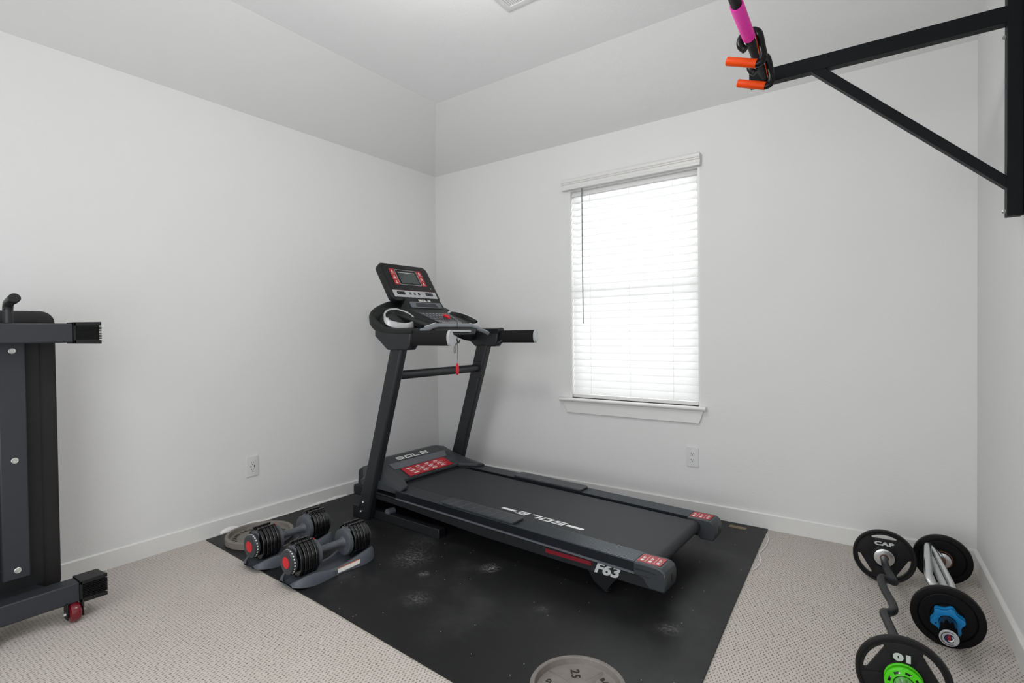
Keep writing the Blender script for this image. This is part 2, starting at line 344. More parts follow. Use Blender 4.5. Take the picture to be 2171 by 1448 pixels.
# ------------------------------------------------------------------ room shell
TA = math.tan(R(1.9624)); YF = -3.95; HB = 2.44; HC = 2.743; SD = 0.507
def rx(y): return 3.422 - TA*y
T = 0.12
WX0, WX1, WZ0, WZ1 = 1.278, 2.171, 0.665, 2.112
def build_room():
    mb = MB(); mb.prism([(-T, T, -0.1), (3.9, T, -0.1), (3.9, YF-T, -0.1), (-T, YF-T, -0.1)], (0, 0, 0.1)); struct(mb.build('floor', 'carpet', flat=True))
    mb = MB(); mb.box(-T, 0, YF, 0, 0, HB); struct(mb.build('wall_left', 'wall', flat=True))
    mb = MB()
    mb.box(-T, WX0, 0, T, 0, HB); mb.box(WX1, 3.55, 0, T, 0, HB); mb.box(WX0, WX1, 0, T, 0, WZ0); mb.box(WX0, WX1, 0, T, WZ1, HB)
    struct(mb.build('wall_back', 'wall', flat=True))
    mb = MB(); mb.prism([(rx(0), 0, 0), (rx(0)+T, 0, 0), (rx(YF)+T, YF, 0), (rx(YF), YF, 0)], (0, 0, HC+.05)); struct(mb.build('wall_right', 'wall', flat=True))
    # wall behind the camera, with a wide opening added for the rear fill
    mb = MB(); mb.box(-T, 0.35, YF-T, YF, 0, HC); mb.box(3.2, 3.8, YF-T, YF, 0, HC); mb.box(0.35, 3.2, YF-T, YF, 2.6, HC); mb.box(0.35, 3.2, YF-T, YF, 0, 0.12)
    struct(mb.build('wall_front', 'wall', flat=True))
    # vaulted ceiling: flat centre, slopes above the left and the back wall
    mb = MB(); th = 0.1
    A = (0, 0, HB); B = (SD, -SD, HC); Cc = (rx(0)+.1, 0, HB); D = (rx(-SD)+.1, -SD, HC); E = (0, YF, HB); F = (SD, YF, HC); G = (rx(YF)+.1, YF, HC)
    mb.prism((B, D, G, F), (0, 0, th)); struct(mb.build('ceiling', 'ceil', flat=True))
    for quad in ((A, Cc, D, B), (A, B, F, E)):
        mb = MB(); mb.prism(quad, (0, 0, th)); struct(mb.build('ceiling_slope', 'wall', flat=True))
    # baseboards
    def base(name, p0, p1, inn):
        p0 = Vector(p0); p1 = Vector(p1); inn = Vector(inn); th = 0.0145; h = {'baseboard_left': 0.0894, 'baseboard_back': 0.0890, 'baseboard_right': 0.0886}[name]
        prof = [(0, 0), (th, 0), (th, h-.006), (th-.005, h), (0, h)]
        loops = [[p+inn*a+Vector((0, 0, b)) for a, b in prof] for p in (p0, p1)]
        mb = MB(); mb.loft(loops); struct(mb.build(name, 'trim', flat=True))
    base('baseboard_left', (0, YF, 0), (0, 0, 0), (1, 0, 0))
    base('baseboard_back', (0, 0, 0), (rx(0)+.04, 0, 0), (0, -1, 0))
    base('baseboard_right', (rx(.04), .04, 0), (rx(YF), YF, 0), (-1, 0, 0))
    # ---- window
    w = empty('window_1', ((WX0+WX1)/2, 0.06, WZ0)); struct(w)
    cx = (WX0+WX1)/2
    mb = MB(); mb.box(WX0-cx, WX0-cx+.012, -.06, .055, 0, WZ1-WZ0); mb.box(WX1-cx-.012, WX1-cx, -.06, .055, 0, WZ1-WZ0); mb.box(WX0-cx+.012, WX1-cx-.012, -.06, .055, WZ1-WZ0-.012, WZ1-WZ0)
    mb.build('window_jamb', 'trim', w, flat=True)
    mb = MB(); a0, a1, b0, b1 = WX0-cx+.012, WX1-cx-.012, 0.012, WZ1-WZ0-.012; t = 0.035
    mb.box(a0, a0+t, .03, .07, b0, b1); mb.box(a1-t, a1, .03, .07, b0, b1); mb.box(a0+t, a1-t, .03, .07, b0, b0+t); mb.box(a0+t, a1-t, .03, .07, b1-t, b1); mb.box(a0+t, a1-t, .025, .07, .71, .755)
    fr = mb.build('window_frame', 'trim', w, flat=True)
    mb = MB(); mb.box(a0+t, a1-t, .049, .052, b0+t, .71); mb.box(a0+t, a1-t, .049, .052, .755, b1-t); mb.build('window_glass', 'glass', fr, flat=True)
    # stool and apron
    mb = MB()
    prof = [(.06, .0), (-.036, .0), (-.042, -.004), (-.044, -.011), (-.040, -.019), (-.034, -.022), (.06, -.022)]
    mb.loft([[Vector((x, -0.06+y+.0, z)) for y, z in prof] for x in (1.204-cx, 2.207-cx)])
    mb.build('window_sill', 'trim', w, bevel=.002)
    mb = MB(); mb.prism([(1.222-cx, -.06-.016, -.022), (2.19-cx, -.06-.016, -.022), (2.163-cx, -.06-.016, -.103), (1.255-cx, -.06-.016, -.103)], (0, .016, 0)); mb.build('window_apron', 'trim', w, bevel=.002)
build_room()

def build_blind():
    cx = (WX0+WX1)/2; root = empty('window_blind', (cx, 0.0, WZ1))
    tag(root, 'closed white horizontal slat blind filling the bright window', 'window blind')
    x0, x1 = 1.236-cx, 2.182-cx
    prof = [(-.002, -.004), (-.002, .066), (-.030, .068), (-.034, .062), (-.034, .046), (-.029, .040), (-.029, .034), (-.024, .030), (-.024, .014), (-.028, .010), (-.028, -.004)]
    mb = MB(); mb.loft([[Vector((x, y-.006, z)) for y, z in prof] for x in (x0, x1)]); mb.build('valance', 'valance', root, bevel=.0012)
    mb = MB(); mb.box(WX0-cx+.015, WX1-cx-.015, .042, .058, -.050, -.012); mb.build('head_rail', 'valance', root)
    n = 30; top = -.0225; bot = WZ0-WZ1+.052; sp = (top-bot)/(n-1); wd = 0.0255; tilt = R(66)
    sx0, sx1 = WX0-cx+.016, WX1-cx-.016
    proto = None
    for i in range(n):
        z = top-i*sp
        if proto is None:
            mb = MB(); pts = []
            for k in range(7):
                s = -1+2*k/6.0; c = 0.0022*(1-s*s)
                y = math.cos(tilt)*s*wd-math.sin(tilt)*c; zz = math.sin(tilt)*s*wd+math.cos(tilt)*c*-1
                pts.append((y, zz))
            th = [(-math.sin(tilt)*.0014, math.cos(tilt)*.0014)]
            loop = pts + [(p[0]+th[0][0]*-1, p[1]-th[0][1]*-1) for p in reversed(pts)]
            mb.loft([[Vector((x, y, q)) for y, q in loop] for x in (sx0, sx1)])
            proto = mb.build('slat', 'slat', root, ang=60); proto.location = (0, .024, z)
        else:
            c = proto.copy(); COL.objects.link(c); c.parent = root; c.location = (0, .024, z)
    mb = MB(); mb.box(sx0, sx1, .008, .040, WZ0-WZ1+.003, WZ0-WZ1+.026); mb.build('bottom_rail', 'valance', root, bevel=.003)
    for fx in (.16, .489, .823):
        x = sx0+(sx1-sx0)*fx; mb = MB()
        for yy in (.0125, .0355): mb.tube([(x, yy, -.03), (x, yy, WZ0-WZ1+.02)], .0009, 6)
        mb.build('ladder_cord', 'slat', root)
    xw = sx0+(sx1-sx0)*.104
    mb = MB(); mb.tube([(xw, -.006, -.006), (xw, -.007, -.60), (xw+.002, -.008, -.93)], .0035, 8); mb.build('tilt_wand', 'mgrey', root)
build_blind()

def outlet(name, loc, rz, label, usb):
    root = empty(name, loc, rz); tag(root, label, 'electrical outlet')
    vf = flat_shape([rrect(.070, .118, .004)], .004, .0012)
    shape_mb(vf, frame((0, -.003, 0), (1, 0, 0), (0, 0, 1))).build('cover_plate', 'outlet', root)
    def sl(x, z, w, h, y=-.0085):
        return MB().box(x-w/2, x+w/2, y, y+.002, z-h/2, z+h/2)
    if usb:
        vf = flat_shape([rrect(.033, .067, .002)], .002, .0003)
        f = shape_mb(vf, frame((0, -.0065, 0), (1, 0, 0), (0, 0, 1))).build('socket_face', 'outlet', root)
        mb = MB()
        for z in (.020, -.020):
            mb.box(-.0085, -.0062, -.0082, -.0072, z-.0005, z+.0065); mb.box(.0048, .0068, -.0082, -.0072, z, z+.006)
            mb.lathe([(0, .0026), (.001, .0026)], (0, -.0082, z-.009), (0, 1, 0), 12)
        mb.box(-.0125, -.0085, -.0082, -.0072, -.0065, .0065); mb.box(.0085, .0125, -.0082, -.0072, -.0065, .0065)
        mb.build('socket_slots', 'slot', f)
    else:
        for z in (.0195, -.0195):
            lp = [(x, max(-.0132, min(.0132, y))) for x, y in circle(.0172, 40)]
            vf = flat_shape([lp], .002, .0003)
            f = shape_mb(vf, frame((0, -.0065, z), (1, 0, 0), (0, 0, 1))).build('socket_face', 'outlet', root)
            mb = MB(); mb.box(-.0078, -.0055, -.0082, -.0072, z-.001, z+.0075); mb.box(.0048, .0068, -.0082, -.0072, z, z+.0065)
            mb.lathe([(0, .0026), (.001, .0026)], (0, -.0082, z-.0075), (0, 1, 0), 12); mb.build('socket_slots', 'slot', f)
outlet('wall_outlet', (2.1195, 0, .355), 0, 'white duplex outlet under the window on the back wall', False)
outlet('wall_outlet', (0, -1.599, .346), R(90), 'white outlet with USB ports on the left wall', True)

def ceiling_vent():
    root = empty('ceiling_vent', (1.535, -1.055, HC)); tag(root, 'white louvred air vent in the ceiling', 'ceiling vent')
    w, h = .36, .20   # +x, -y
    vf = flat_shape([[(0, 0), (w, 0), (w, -h), (0, -h)], [(.03, -.03), (.03, -h+.03), (w-.03, -h+.03), (w-.03, -.03)]], .003, .0012)
    shape_mb(vf, Matrix.Translation((0, 0, -.0032))).build('vent_frame', 'outlet', root)
    mb = MB().box(.03, w-.03, -h+.03, -.03, -.002, -.0005); mb.build('vent_duct', 'slot', root)
    x = .034
    pr = None
    while x < w-.034:
        mb = MB().hexa([(0, -.032, -.0045), (.0075, -.032, -.0025), (.0075, -.032, -.0015), (0, -.032, -.0035)], [(0, -h+.032, -.0045), (.0075, -h+.032, -.0025), (.0075, -h+.032, -.0015), (0, -h+.032, -.0035)])
        if pr is None: pr = mb.build('louvre', 'outlet', root); pr.location = (x, 0, 0)
        else:
            c = pr.copy(); COL.objects.link(c); c.parent = root; c.location = (x, 0, 0)
        x += .0112
    MB().lathe([(0, .0035), (.002, .003)], (.012, -.105, -.0066), (0, 0, 1), 12).build('screw', 'steel', root)
ceiling_vent()

# ------------------------------------------------------------------ floor mat, sheet, cord
def floor_mat():
    root = MB()
    pts = [(.036, -1.881), (1.234, -1.938), (1.949, -1.985), (2.625, -2.035), (2.605, -1.532), (2.578, -1.0), (2.548, -.30), (2.5395, -.0175), (.028, -.0175), (.024, -1.0)]
    root.prism([(x, y, 0.0005) for x, y in pts], (0, 0, .0055))
    o = root.build('floor_mat', 'mat', bevel=.0012); tag(o, 'large black rubber mat under the treadmill', 'floor mat')
    mb = MB().box(-.045, .045, -.02, .02, .0001, .0008); l = mb.build('foil_label', 'gold', o); l.location = (2.395, -.085, .006); l.rotation_euler = (0, 0, R(-2))
floor_mat()
def sheet():
    mb = MB(); n = 46; A = []; B = []; Cc = []
    for i in range(n):
        t = i/(n-1); y = -1.80+t*.86
        hgt = .010+.006*math.sin(t*9)+.003*math.sin(t*37)
        if t < .13: hgt = .012+.016*math.sin(math.pi*min(1, t/.13))
        x = .026 - t*.004
        A.append((x+.006, y, .0063)); B.append((x-.004, y, hgt*.6+.004)); Cc.append((x-.009, y, hgt+.004))
    fs = []; vs = A+B+Cc
    for k in range(2):
        for i in range(n-1): fs.append((k*n+i, k*n+i+1, (k+1)*n+i+1, (k+1)*n+i))
    mb.add(vs, fs); o = mb.build('plastic_sheet', 'sheet'); s = o.modifiers.new('s', 'SOLIDIFY'); s.thickness = .0008
    tag(o, 'thin white plastic edging between the black mat and left baseboard', 'plastic sheet')
sheet()
def cord():
    mb = MB(); mb.tube(smooth_path([(2.545, -.10, .003), (2.565, -.16, .003), (2.572, -.24, .003), (2.569, -.32, .003), (2.560, -.38, .003)]), .0028, 8)
    mb.tube(smooth_path([(2.564, -.40, .003), (2.583, -.47, .003), (2.586, -.54, .003), (2.575, -.60, .003)]), .0028, 8)
    o = mb.build('white_cord', 'paper'); tag(o, 'thin white cord peeking out along the right edge of the mat', 'cord')
cord()

# ------------------------------------------------------------------ treadmill (u back along the deck, v to the far side, w up)
def wt(u): return .2150-.0223*(u-.33)
def treadmill():
    T_ = empty('treadmill', (.461, -.790, .006), R(-1.8))
    tag(T_, 'black folding treadmill with console, parked across the corner by the window', 'treadmill')
    def slab(pts, v0, v1): return MB().prism([(u, v0, w) for u, w in pts], (0, v1-v0, 0))
    # base frame
    mb = MB()
    for s in (-1, 1):
        mb.box(-.03, .655, s*.33-.022, s*.33+.022, .001, .052)
    mb.box(-.045, .01, -.40, .40, .0, .075)
    for s in (-1, 1):
        mb.box(.60, .655, s*.33-.024, s*.33+.024, .0, .054)
    mb.build('base_frame', 'blackm', T_, bevel=.003)
    MB().tube([(.22, -.35, .06), (.22, -.30, .06)], .02, 16).build('transport_wheel', 'mgrey', T_)
    # motor housing and hood
    mb = MB(); mb.prism([(-.18, -.30, .088), (-.18, -.30, .15), (-.14, -.30, .155), (.30, -.30, .155), (.30, -.30, .088)], (0, .60, 0)); mb.build('motor_pan', 'blackp', T_, bevel=.01)
    mb = MB(); mb.prism([(-.135, -.30, .14), (-.125, -.30, .255), (-.07, -.30, .285), (.30, -.30, .20), (.30, -.30, .14)], (0, .60, 0)); mb.build('motor_housing', 'blackm', T_, bevel=.012)
    def prof(v):
        a = abs(v)
        if a < .25: P = [(-.07, .29), (-.01, .326), (.03, .332), (.115, .305), (.15, .274), (.250, .238)]
        elif a < .28: P = [(-.07, .285), (-.01, .322), (.03, .328), (.115, .302), (.17, .276), (.285, .236)]
        elif a < .32: P = [(-.06, .275), (0, .305), (.04, .316), (.12, .292), (.20, .268), (.357, .236)]
        else: P = [(.0, .235), (.05, .255), (.10, .262), (.16, .256), (.24, .246), (.368, .230)]
        e = P[-1]
        return P+[(e[0], e[1]-.014), (e[0]-.03, .195), (P[0][0]+.01, .195)]
    vs = [-.372, -.352, -.31, -.262, -.24, .24, .262, .31, .352, .372]
    def pr2(v):
        if abs(v) > .36:
            q = prof(.34); return [(u, w-.012) if i < 6 else (u, w) for i, (u, w) in enumerate(q)]
        return prof(v)
    mb = MB(); mb.loft([[Vector((u, v, w)) for u, w in pr2(v)] for v in vs]); hood = mb.build('motor_hood', 'dgrey', T_, bevel=.004, ang=25)
    # grey bar and warning panel, logo
    mb = MB(); mb.hexa([(.112, -.245, .309), (.112, .245, .309), (.148, .225, .2785), (.148, -.225, .2785)], [(.108, -.245, .305), (.108, .245, .305), (.146, .225, .2745), (.146, -.225, .2745)]); mb.build('hood_bar', 'mgrey', hood)
    Fr = frame((.200, 0, .2595), (0, 1, 0), (-.1, 0, .036))
    lab = shape_mb(flat_shape([rrect(.375, .098, .003)], .0016), Fr).build('warning_label', 'red', hood)
    mb = MB(); F2 = Fr @ Matrix.Translation((0, 0, .0009))
    random.seed(3)
    for r_ in range(3):
        y = .030-r_*.029
        for c in range(4):
            x = -.135+c*.078+r_*.010
            if c == 0: mb.box(x-.022, x+.020, y-.0035, y+.0035, 0, .0003)
            else:
                mb.prism([(x-.016+.006*math.cos(a*1.05), y+.006*math.sin(a*1.05), 0) for a in range(6)], (0, 0, .0003))
                for k in range(3): mb.box(x-.007, x+.004+random.random()*.02, y+.006-k*.006, y+.009-k*.006, 0, .0003)
    for y in (.0155, -.0135): mb.box(-.15, .16, y-.0006, y+.0006, 0, .0003)
    mb.xform(F2).build('warning_text', 'white', lab)
    Fl = frame((.078, -.02, .3195), (0, 1, 0), (-.085, 0, .027))
    stencil('SOLE', .034, .0012, slant=.15, wf=1.75).xform(Fl).build('hood_logo', 'white', hood)
    # deck core and belt
    slab([(.10, .15), (.10, .200), (1.80, wt(1.80)-.022), (1.80, .13)], -.262, .262).build('deck_board', 'blackp', T_)
    mb = MB(); loop = []
    r = .028; ub = 1.835
    top = lambda u: wt(u)-.010
    for u in (.18, .6, 1.1, 1.5, 1.80): loop.append((u, top(u)))
    cw = top(ub)-r
    for k in range(0, 13):
        a = R(90-15*k); loop.append((ub+r*math.cos(a), cw+r*math.sin(a)))
    for u in (1.5, .5, .18): loop.append((u, top(u)-2*r))
    mb.prism([(u, -.254, w) for u, w in loop], (0, .508, 0)); belt = mb.build('running_belt', 'rubberbelt', T_, ang=40)
    Fb = frame((1.215, -.190, top(1.215)+.0002), (-1, 0, .0223), (0, -1, 0))
    mb = stencil('SOLE', .042, .0006, slant=.35, wf=1.45, gap=.32)
    mb.prism([(.150, -.010, 0), (.240, -.010, 0), (.247, .010, 0), (.157, .010, 0)], (0, 0, .0006))
    mb.prism([(-.247, -.010, 0), (-.157, -.010, 0), (-.150, .010, 0), (-.240, .010, 0)], (0, 0, .0006))
    mb.xform(Fb).build('belt_logo', 'white', belt)
    # side rails with grooved tops, lower frame, pads, caps
    for s in (-1, 1):
        pv = [(.268, -.05), (.268, 0)]
        x = .268
        while x < .352:
            pv += [(x+.001, 0), (x+.0075, 0), (x+.0085, -.0022), (x+.0105, -.0022), (x+.0115, 0)]; x += .0115
        pv += [(.368, 0), (.372, -.004), (.372, -.042), (.366, -.044), (.366, -.05)]
        mb = MB(); mb.loft([[Vector((u, s*v, wt(u)+w)) for v, w in pv] for u in (.325, 1.797)]); mb.build('side_rail', 'railm', T_, ang=20)
        mb = MB(); mb.loft([[Vector((u, s*v, w)) for v, w in ((.30, wt(u)-.05), (.374, wt(u)-.043), (.375, wt(u)-.052), (.368, wt(u)-.056), (.368, b), (.30, b))] for u, b in ((.06, .135), (.33, .128), (1.0, .095), (1.80, .083), (1.868, .083))])
        fr = mb.build('deck_frame', 'blackm', T_, bevel=.002)
        mb = MB(); mb.loft([[Vector((u, s*v, w)) for v, w in ((.372, wt(u)-.0425), (.3775, wt(u)-.0425), (.3775, wt(u)-.0500), (.372, wt(u)-.0505))] for u in (.33, 1.80)]); mb.build('trim_strip', 'mgrey', fr)
        MB().box(1.362, 1.598, s*.3685-.0006, s*.3685+.0006, .110, .128).build('accent_strip', 'dred', fr)
        tx = text_shape('F63', .066, .0012, shear=.34, offset=.0026, spacing=1.0)
        shape_mb(tx, frame((1.668, s*.3690, .109), (-s, 0, 0), (0, 0, 1)) @ Matrix.Diagonal((1.18, .95, 1, 1))).build('model_number', 'lwhite', fr)
        # foot pad
        u0, u1 = .69, 1.175; um = (u0+u1)/2
        Fp = frame((um, s*.322, wt(um)+.001), (1, 0, -.0223), (0, 1, 0))
        pad = shape_mb(flat_shape([rrect(u1-u0, .096, .018)], .007, .0015), Fp @ Matrix.Translation((0, 0, .0045))).build('foot_pad', 'dgrey', T_)
        mb = MB()
        for k in range(6):
            x = -.17+k*.068
            mb.prism([(x-.012, -.046, 0), (x-.009, -.046, 0), (x+.012, .046, 0), (x+.009, .046, 0)], (0, 0, .0018))
            mb.lathe([(0, .0022), (.001, .002)], (x+.03, .0, 0), (0, 0, 1), 8)
        mb.xform(Fp @ Matrix.Translation((0, 0, .0088))).build('grip_ridges', 'mgrey', pad)
        # rear end cap
        def capl(v, ins):
            return [Vector((u, s*v, w)) for u, w in ((1.797, .125-0+ins), (1.797, .1815-ins), (1.890, .1815-ins), (1.912-ins, .179-ins), (1.928-ins, .168-ins), (1.934-ins, .150-ins), (1.934-ins, .12), (1.930-ins, .096), (1.922-ins, .084+ins), (1.862, .084+ins), (1.848, .10+ins), (1.838, .118+ins), (1.81, .125+ins))]
        mb = MB(); mb.loft([capl(.262, .002), capl(.268, 0), capl(.368, 0), capl(.3745, .005)]); cap = mb.build('end_cap', 'dgrey', T_, bevel=.002, ang=28)
        MB().box(1.800, 1.928, s*.3735-.001, s*.3735+.001, .150, .158).build('cap_strip', 'mgrey', cap)
        MB().box(1.9335, 1.9345, s*.318-.0025, s*.318+.0025, .118, .148).build('adjuster_slot', 'gloss', cap)
        Fc = frame((1.852, s*.318, .1818), (1, 0, 0), (0, 1, 0))
        lb = shape_mb(flat_shape([rrect(.100, .078, .002)], .0008), Fc).build('cap_label', 'red', cap)
        mb = MB()
        for x in (-.018, .018): mb.box(x-.0007, x+.0007, -.034, .034, 0, .0003)
        for x in (-.034, 0, .034):
            mb.prism([(x+.007*math.cos(a), -.020+.009*math.sin(a), 0) for a in [k*math.pi/4 for k in range(8)]], (0, 0, .0003))
            mb.box(x-.005, x-.002, -.004, .022, 0, .0003); mb.box(x+.001, x+.004, -.004, .012, 0, .0003)
        mb.xform(Fc @ Matrix.Translation((0, 0, .0005))).build('cap_text', 'white', lb)
        # rear leveller foot
        mb = MB(); mb.prism([(1.560, s*.35, .110), (1.575, s*.35, .070), (1.600, s*.35, .035), (1.640, s*.35, .012), (1.665, s*.35, .012), (1.685, s*.35, .045), (1.715, s*.35, .082), (1.75, s*.35, .095)], (0, -s*.05, 0)); mb.lathe([(0, .018), (.012, .018)], (1.65, s*.325, 0), (0, 0, 1), 20); mb.build('rear_foot', 'blackp', T_, bevel=.003)
    # end cover between the caps
    slab([(1.60, .09), (1.60, .135), (1.80, .128), (1.80, .09)], -.262, .262).build('rear_crossmember', 'blackp', T_)
    # uprights, crossbar, shoulders, grips
    for s in (-1, 1):
        v0, v1 = s*.345, s*.400
        def ring(u0, u1, w):
            c = .010; du = u1-u0
            return [Vector((u, v, w)) for u, v in ((u0+c, v0), (u1-c, v0), (u1, v0+s*c), (u1, v1-s*c), (u1-c, v1), (u0+c, v1), (u0, v1-s*c), (u0, v0+s*c))]
        mb = MB(); mb.loft([ring(-.022, .097, .0), ring(.108, .206, .36), ring(.328, .430, 1.045)]); up_ = mb.build('upright', 'blackm', T_, bevel=.003)
        for (bu, bw) in ((.040, .045), (.062, .105)):
            MB().lathe([(0, .0085), (.006, .0085), (.009, .005)], (bu, s*.400, bw), (0, s, 0), 12).build('bolt', 'steel', up_)
        mb = MB()
        mb.prism([(.209, s*.345, 1.142), (.209, s*.345, 1.108), (.318, s*.345, 1.028), (.486, s*.345, 1.028), (.505, s*.345, 1.050), (.518, s*.345, 1.118), (.4, s*.345, 1.118)], (0, s*.066, 0))
        mb.build('shoulder_bracket', 'blackm', T_, bevel=.006)
        mb = MB(); P = [(.50, .040, 1.094), (.80, .040, 1.094)]
        mb.loft([[Vector((u, s*.388+.021*math.cos(a), 1.094+.041*math.sin(a))) for a in [2*math.pi*k/28 for k in range(28)]] for u in (.505, .51, .775, .788)]); g = mb.build('hand_grip', 'foam', T_)
        mb = MB(); mb.loft([[Vector((u, s*.388+.021*q*math.cos(a), 1.094+.041*q*math.sin(a))) for a in [2*math.pi*k/28 for k in range(28)]] for u, q in ((.787, 1.0), (.797, .99), (.803, .9))]); mb.build('grip_end_cap', 'lgrey', g)
        MB().tube([(.42, s*.36, 1.045), (.50, s*.37, 1.048), (.53, s*.385, 1.07)], .014, 12).build('handle_tube', 'blackm', T_)
    MB().tube([(.334, -.345, .880), (.334, .345, .880)], .026, 20).build('crossbar', 'blackm', T_)
    for s in (1,):
        MB().box(.31, .375, s*.345-s*.004-.004, s*.345-s*.004+.004, .815, .925).build('crossbar_bracket', 'blackm', T_, bevel=.002)
    # console tray: rim loft symmetric
    rim = [(.522, .408, 1.150), (.33, .410, 1.153), (.225, .410, 1.185), (.150, .400, 1.225), (.118, .365, 1.262), (.085, .28, 1.300), (.055, .18, 1.326), (.04, .08, 1.336), (.036, 0, 1.338)]
    rim = rim + [(u, -v, w) for u, v, w in reversed(rim[:-1])]
    rimf = smooth_path([Vector(p) for p in rim], 3)
    loops = []; floor_ = []
    for p in rimf:
        u, v, w = p
        k = max(0.0, min(1.0, (.40-u)/.15)); sg = 1 if v > 0 else -1
        # inward direction in plan: towards the console centre
        d = Vector((.33-u, -v, 0)) if u < .33 else Vector((0, -v, 0)); d = d.normalized()
        def q(a, z): return Vector((u, v, 0))+d*a+Vector((0, 0, z))
        lo = (1-k)*1.112+k*(w-.055)
        loops.append([q(.006, lo), q(0, lo+.010), q(-.002, w-.012), q(.003, w-.002), q(.014, w+.003), q(.026, w+.001), q(.040, w-.012*k), q(.062, w-.030*k-.004), q(.064, lo)])
        if u < .36: floor_.append(q(.055, w-.034))
    mb = MB(); mb.loft(loops, closed=True, caps=True); sh = mb.build('console_shell', 'blackp', T_, ang=45)
    n_ = len(floor_); mb = MB(); c0 = Vector((.30, 0, 1.20))
    mb.loft([floor_, [c0+(f-c0)*.55+Vector((0, 0, .002)) for f in floor_], [c0+(f-c0)*.02 for f in floor_]], closed=False); mb.loft([[f-Vector((0, 0, .02)) for f in floor_], [c0+(f-c0)*.02-Vector((0, 0, .02)) for f in floor_]], closed=False)
    mb.build('tray_floor', 'blackp', T_, ang=60)
    # solid underside body
    mb = MB(); mb.hexa([(.10, -.30, 1.24), (.10, .30, 1.24), (.49, .16, 1.105), (.49, -.16, 1.105)], [(.10, -.28, 1.285), (.10, .28, 1.285), (.475, .20, 1.150), (.475, -.20, 1.150)]); mb.build('console_body', 'blackp', T_, bevel=.01)
    # centre ridge with key panel
    cp = MB(); cp.loft([[Vector(p) for p in ((.15, -.175, 1.27), (.18, -.145, 1.345), (.18, .145, 1.345), (.15, .175, 1.27))],
                        [Vector(p) for p in ((.225, -.185, 1.235), (.222, -.160, 1.278), (.222, .160, 1.278), (.225, .185, 1.235))],
                        [Vector(p) for p in ((.30, -.17, 1.195), (.262, -.150, 1.254), (.262, .150, 1.254), (.30, .17, 1.195))],
                        [Vector(p) for p in ((.46, -.13, 1.125), (.440, -.105, 1.178), (.440, .105, 1.178), (.46, .13, 1.125))]])
    hump = cp.build('control_ridge', 'blackp', T_, bevel=.005)
    cb = MB(); cb.loft([[Vector(p) for p in ((.08, -.13, 1.28), (.08, -.11, 1.34), (.08, .11, 1.34), (.08, .13, 1.28))], [Vector(p) for p in ((.152, -.172, 1.268), (.182, -.143, 1.344), (.182, .143, 1.344), (.152, .172, 1.268))]]); cb.build('ridge_back', 'blackp', hump, bevel=.004)
    FS = frame((.1925, 0, 1.330), (0, 1, 0), (-.042, 0, .067))
    stencil('SOLE', .015, .0012, slant=.1, wf=1.55, gap=.25).xform(FS @ Matrix.Translation((0, 0, .001))).build('console_logo', 'white', hump)
    FV = frame((.2085, 0, 1.300), (0, 1, 0), (-.042, 0, .067))
    vt = shape_mb(flat_shape([rrect(.265, .040, .008)], .004, .0015), FV @ Matrix.Translation((0, 0, .001))).build('air_vent', 'mgrey', hump)
    mb = MB()
    for k in range(4): mb.box(-.085-.006*k*.5, .085+.006*k*.5, .0125-k*.0075-.0042, .0125-k*.0075, 0, .0012)
    mb.xform(FV @ Matrix.Translation((0, 0, .0042))).build('vent_slots', 'gloss', vt)
    FK = frame((.352, 0, 1.2165), (0, 1, 0), (-.178, 0, .076))
    kp = shape_mb(flat_shape([[(-.132, .078), (.132, .078), (.098, -.082), (-.098, -.082)]], .0015), FK @ Matrix.Translation((0, 0, .0012))).build('key_panel', 'mgrey', hump)
    mb = MB(); mk = MB()
    for r_ in range(4):
        y = .058-r_*.030; wdt = .122-r_*.007
        for c in range(9):
            x = -wdt+.012+c*(2*wdt-.024)/8
            mb.box(x-.0085, x+.0085, y-.009, y+.009, 0, .0016)
            mk.box(x-.0045, x+.0045, y-.002, y+.003, .0016, .0020)
    mb.xform(FK @ Matrix.Translation((0, 0, .002))).build('keys', 'dgrey', kp)
    mk.xform(FK @ Matrix.Translation((0, 0, .002))).build('key_marks', 'lwhite', kp)
    MB().box(-.085, .085, -.095, -.088, 0, .002).xform(FK @ Matrix.Translation((0, 0, .002))).build('silver_trim', 'silver', hump)
    # cup holders
    ring = [(.195, .235), (.202, .29), (.232, .350), (.275, .392), (.312, .395), (.337, .355), (.348, .300), (.338, .245), (.312, .195), (.270, .168), (.228, .175)]
    for s in (-1, 1):
        cu, cv = .272, .283
        def lp(k, dw): return [Vector((cu+(u-cu)*k, s*(cv+(v-cv)*k), 1.40-.64*(cu+(u-cu)*k)+dw)) for u, v in sm]
        sm_ = smooth_path([Vector((u, v, 0)) for u, v in ring+[ring[0]]], 3)[:-1]; sm = [(p.x, p.y) for p in sm_]
        mb = MB(); mb.loft([lp(.985, -.036), lp(1.035, -.030), lp(1.040, -.004), lp(1.03, .0), lp(.915, .0), lp(.90, -.012)], caps=False); rg = mb.build('cup_holder_ring', 'silver', T_, ang=30)
        mb = MB(); mb.loft([lp(.905, -.003), lp(.84, -.075), lp(.74, -.105), lp(.02, -.106)], caps=False)
        mb.loft([lp(.98, -.025), lp(.93, -.10), lp(.7, -.125)], caps=True); mb.build('cup_holder_well', 'blackp', T_, ang=50)
        if s < 0: MB().box(-.013, .013, -.010, .010, 0, .001).xform(frame((.262, -.352, 1.205), (.5, -.8, 0), (-.2, -.1, 1))).build('sticker', 'paper', rg)
    # pulse bar
    path = smooth_path([(.452, -.325, 1.118), (.452, -.30, 1.128), (.455, -.22, 1.148)], 4)+smooth_path([(.458, -.155, 1.164), (.458, -.13, 1.166), (.458, .13, 1.166), (.458, .155, 1.162)], 4)+smooth_path([(.455, .22, 1.146), (.452, .30, 1.126), (.452, .325, 1.116)], 4)
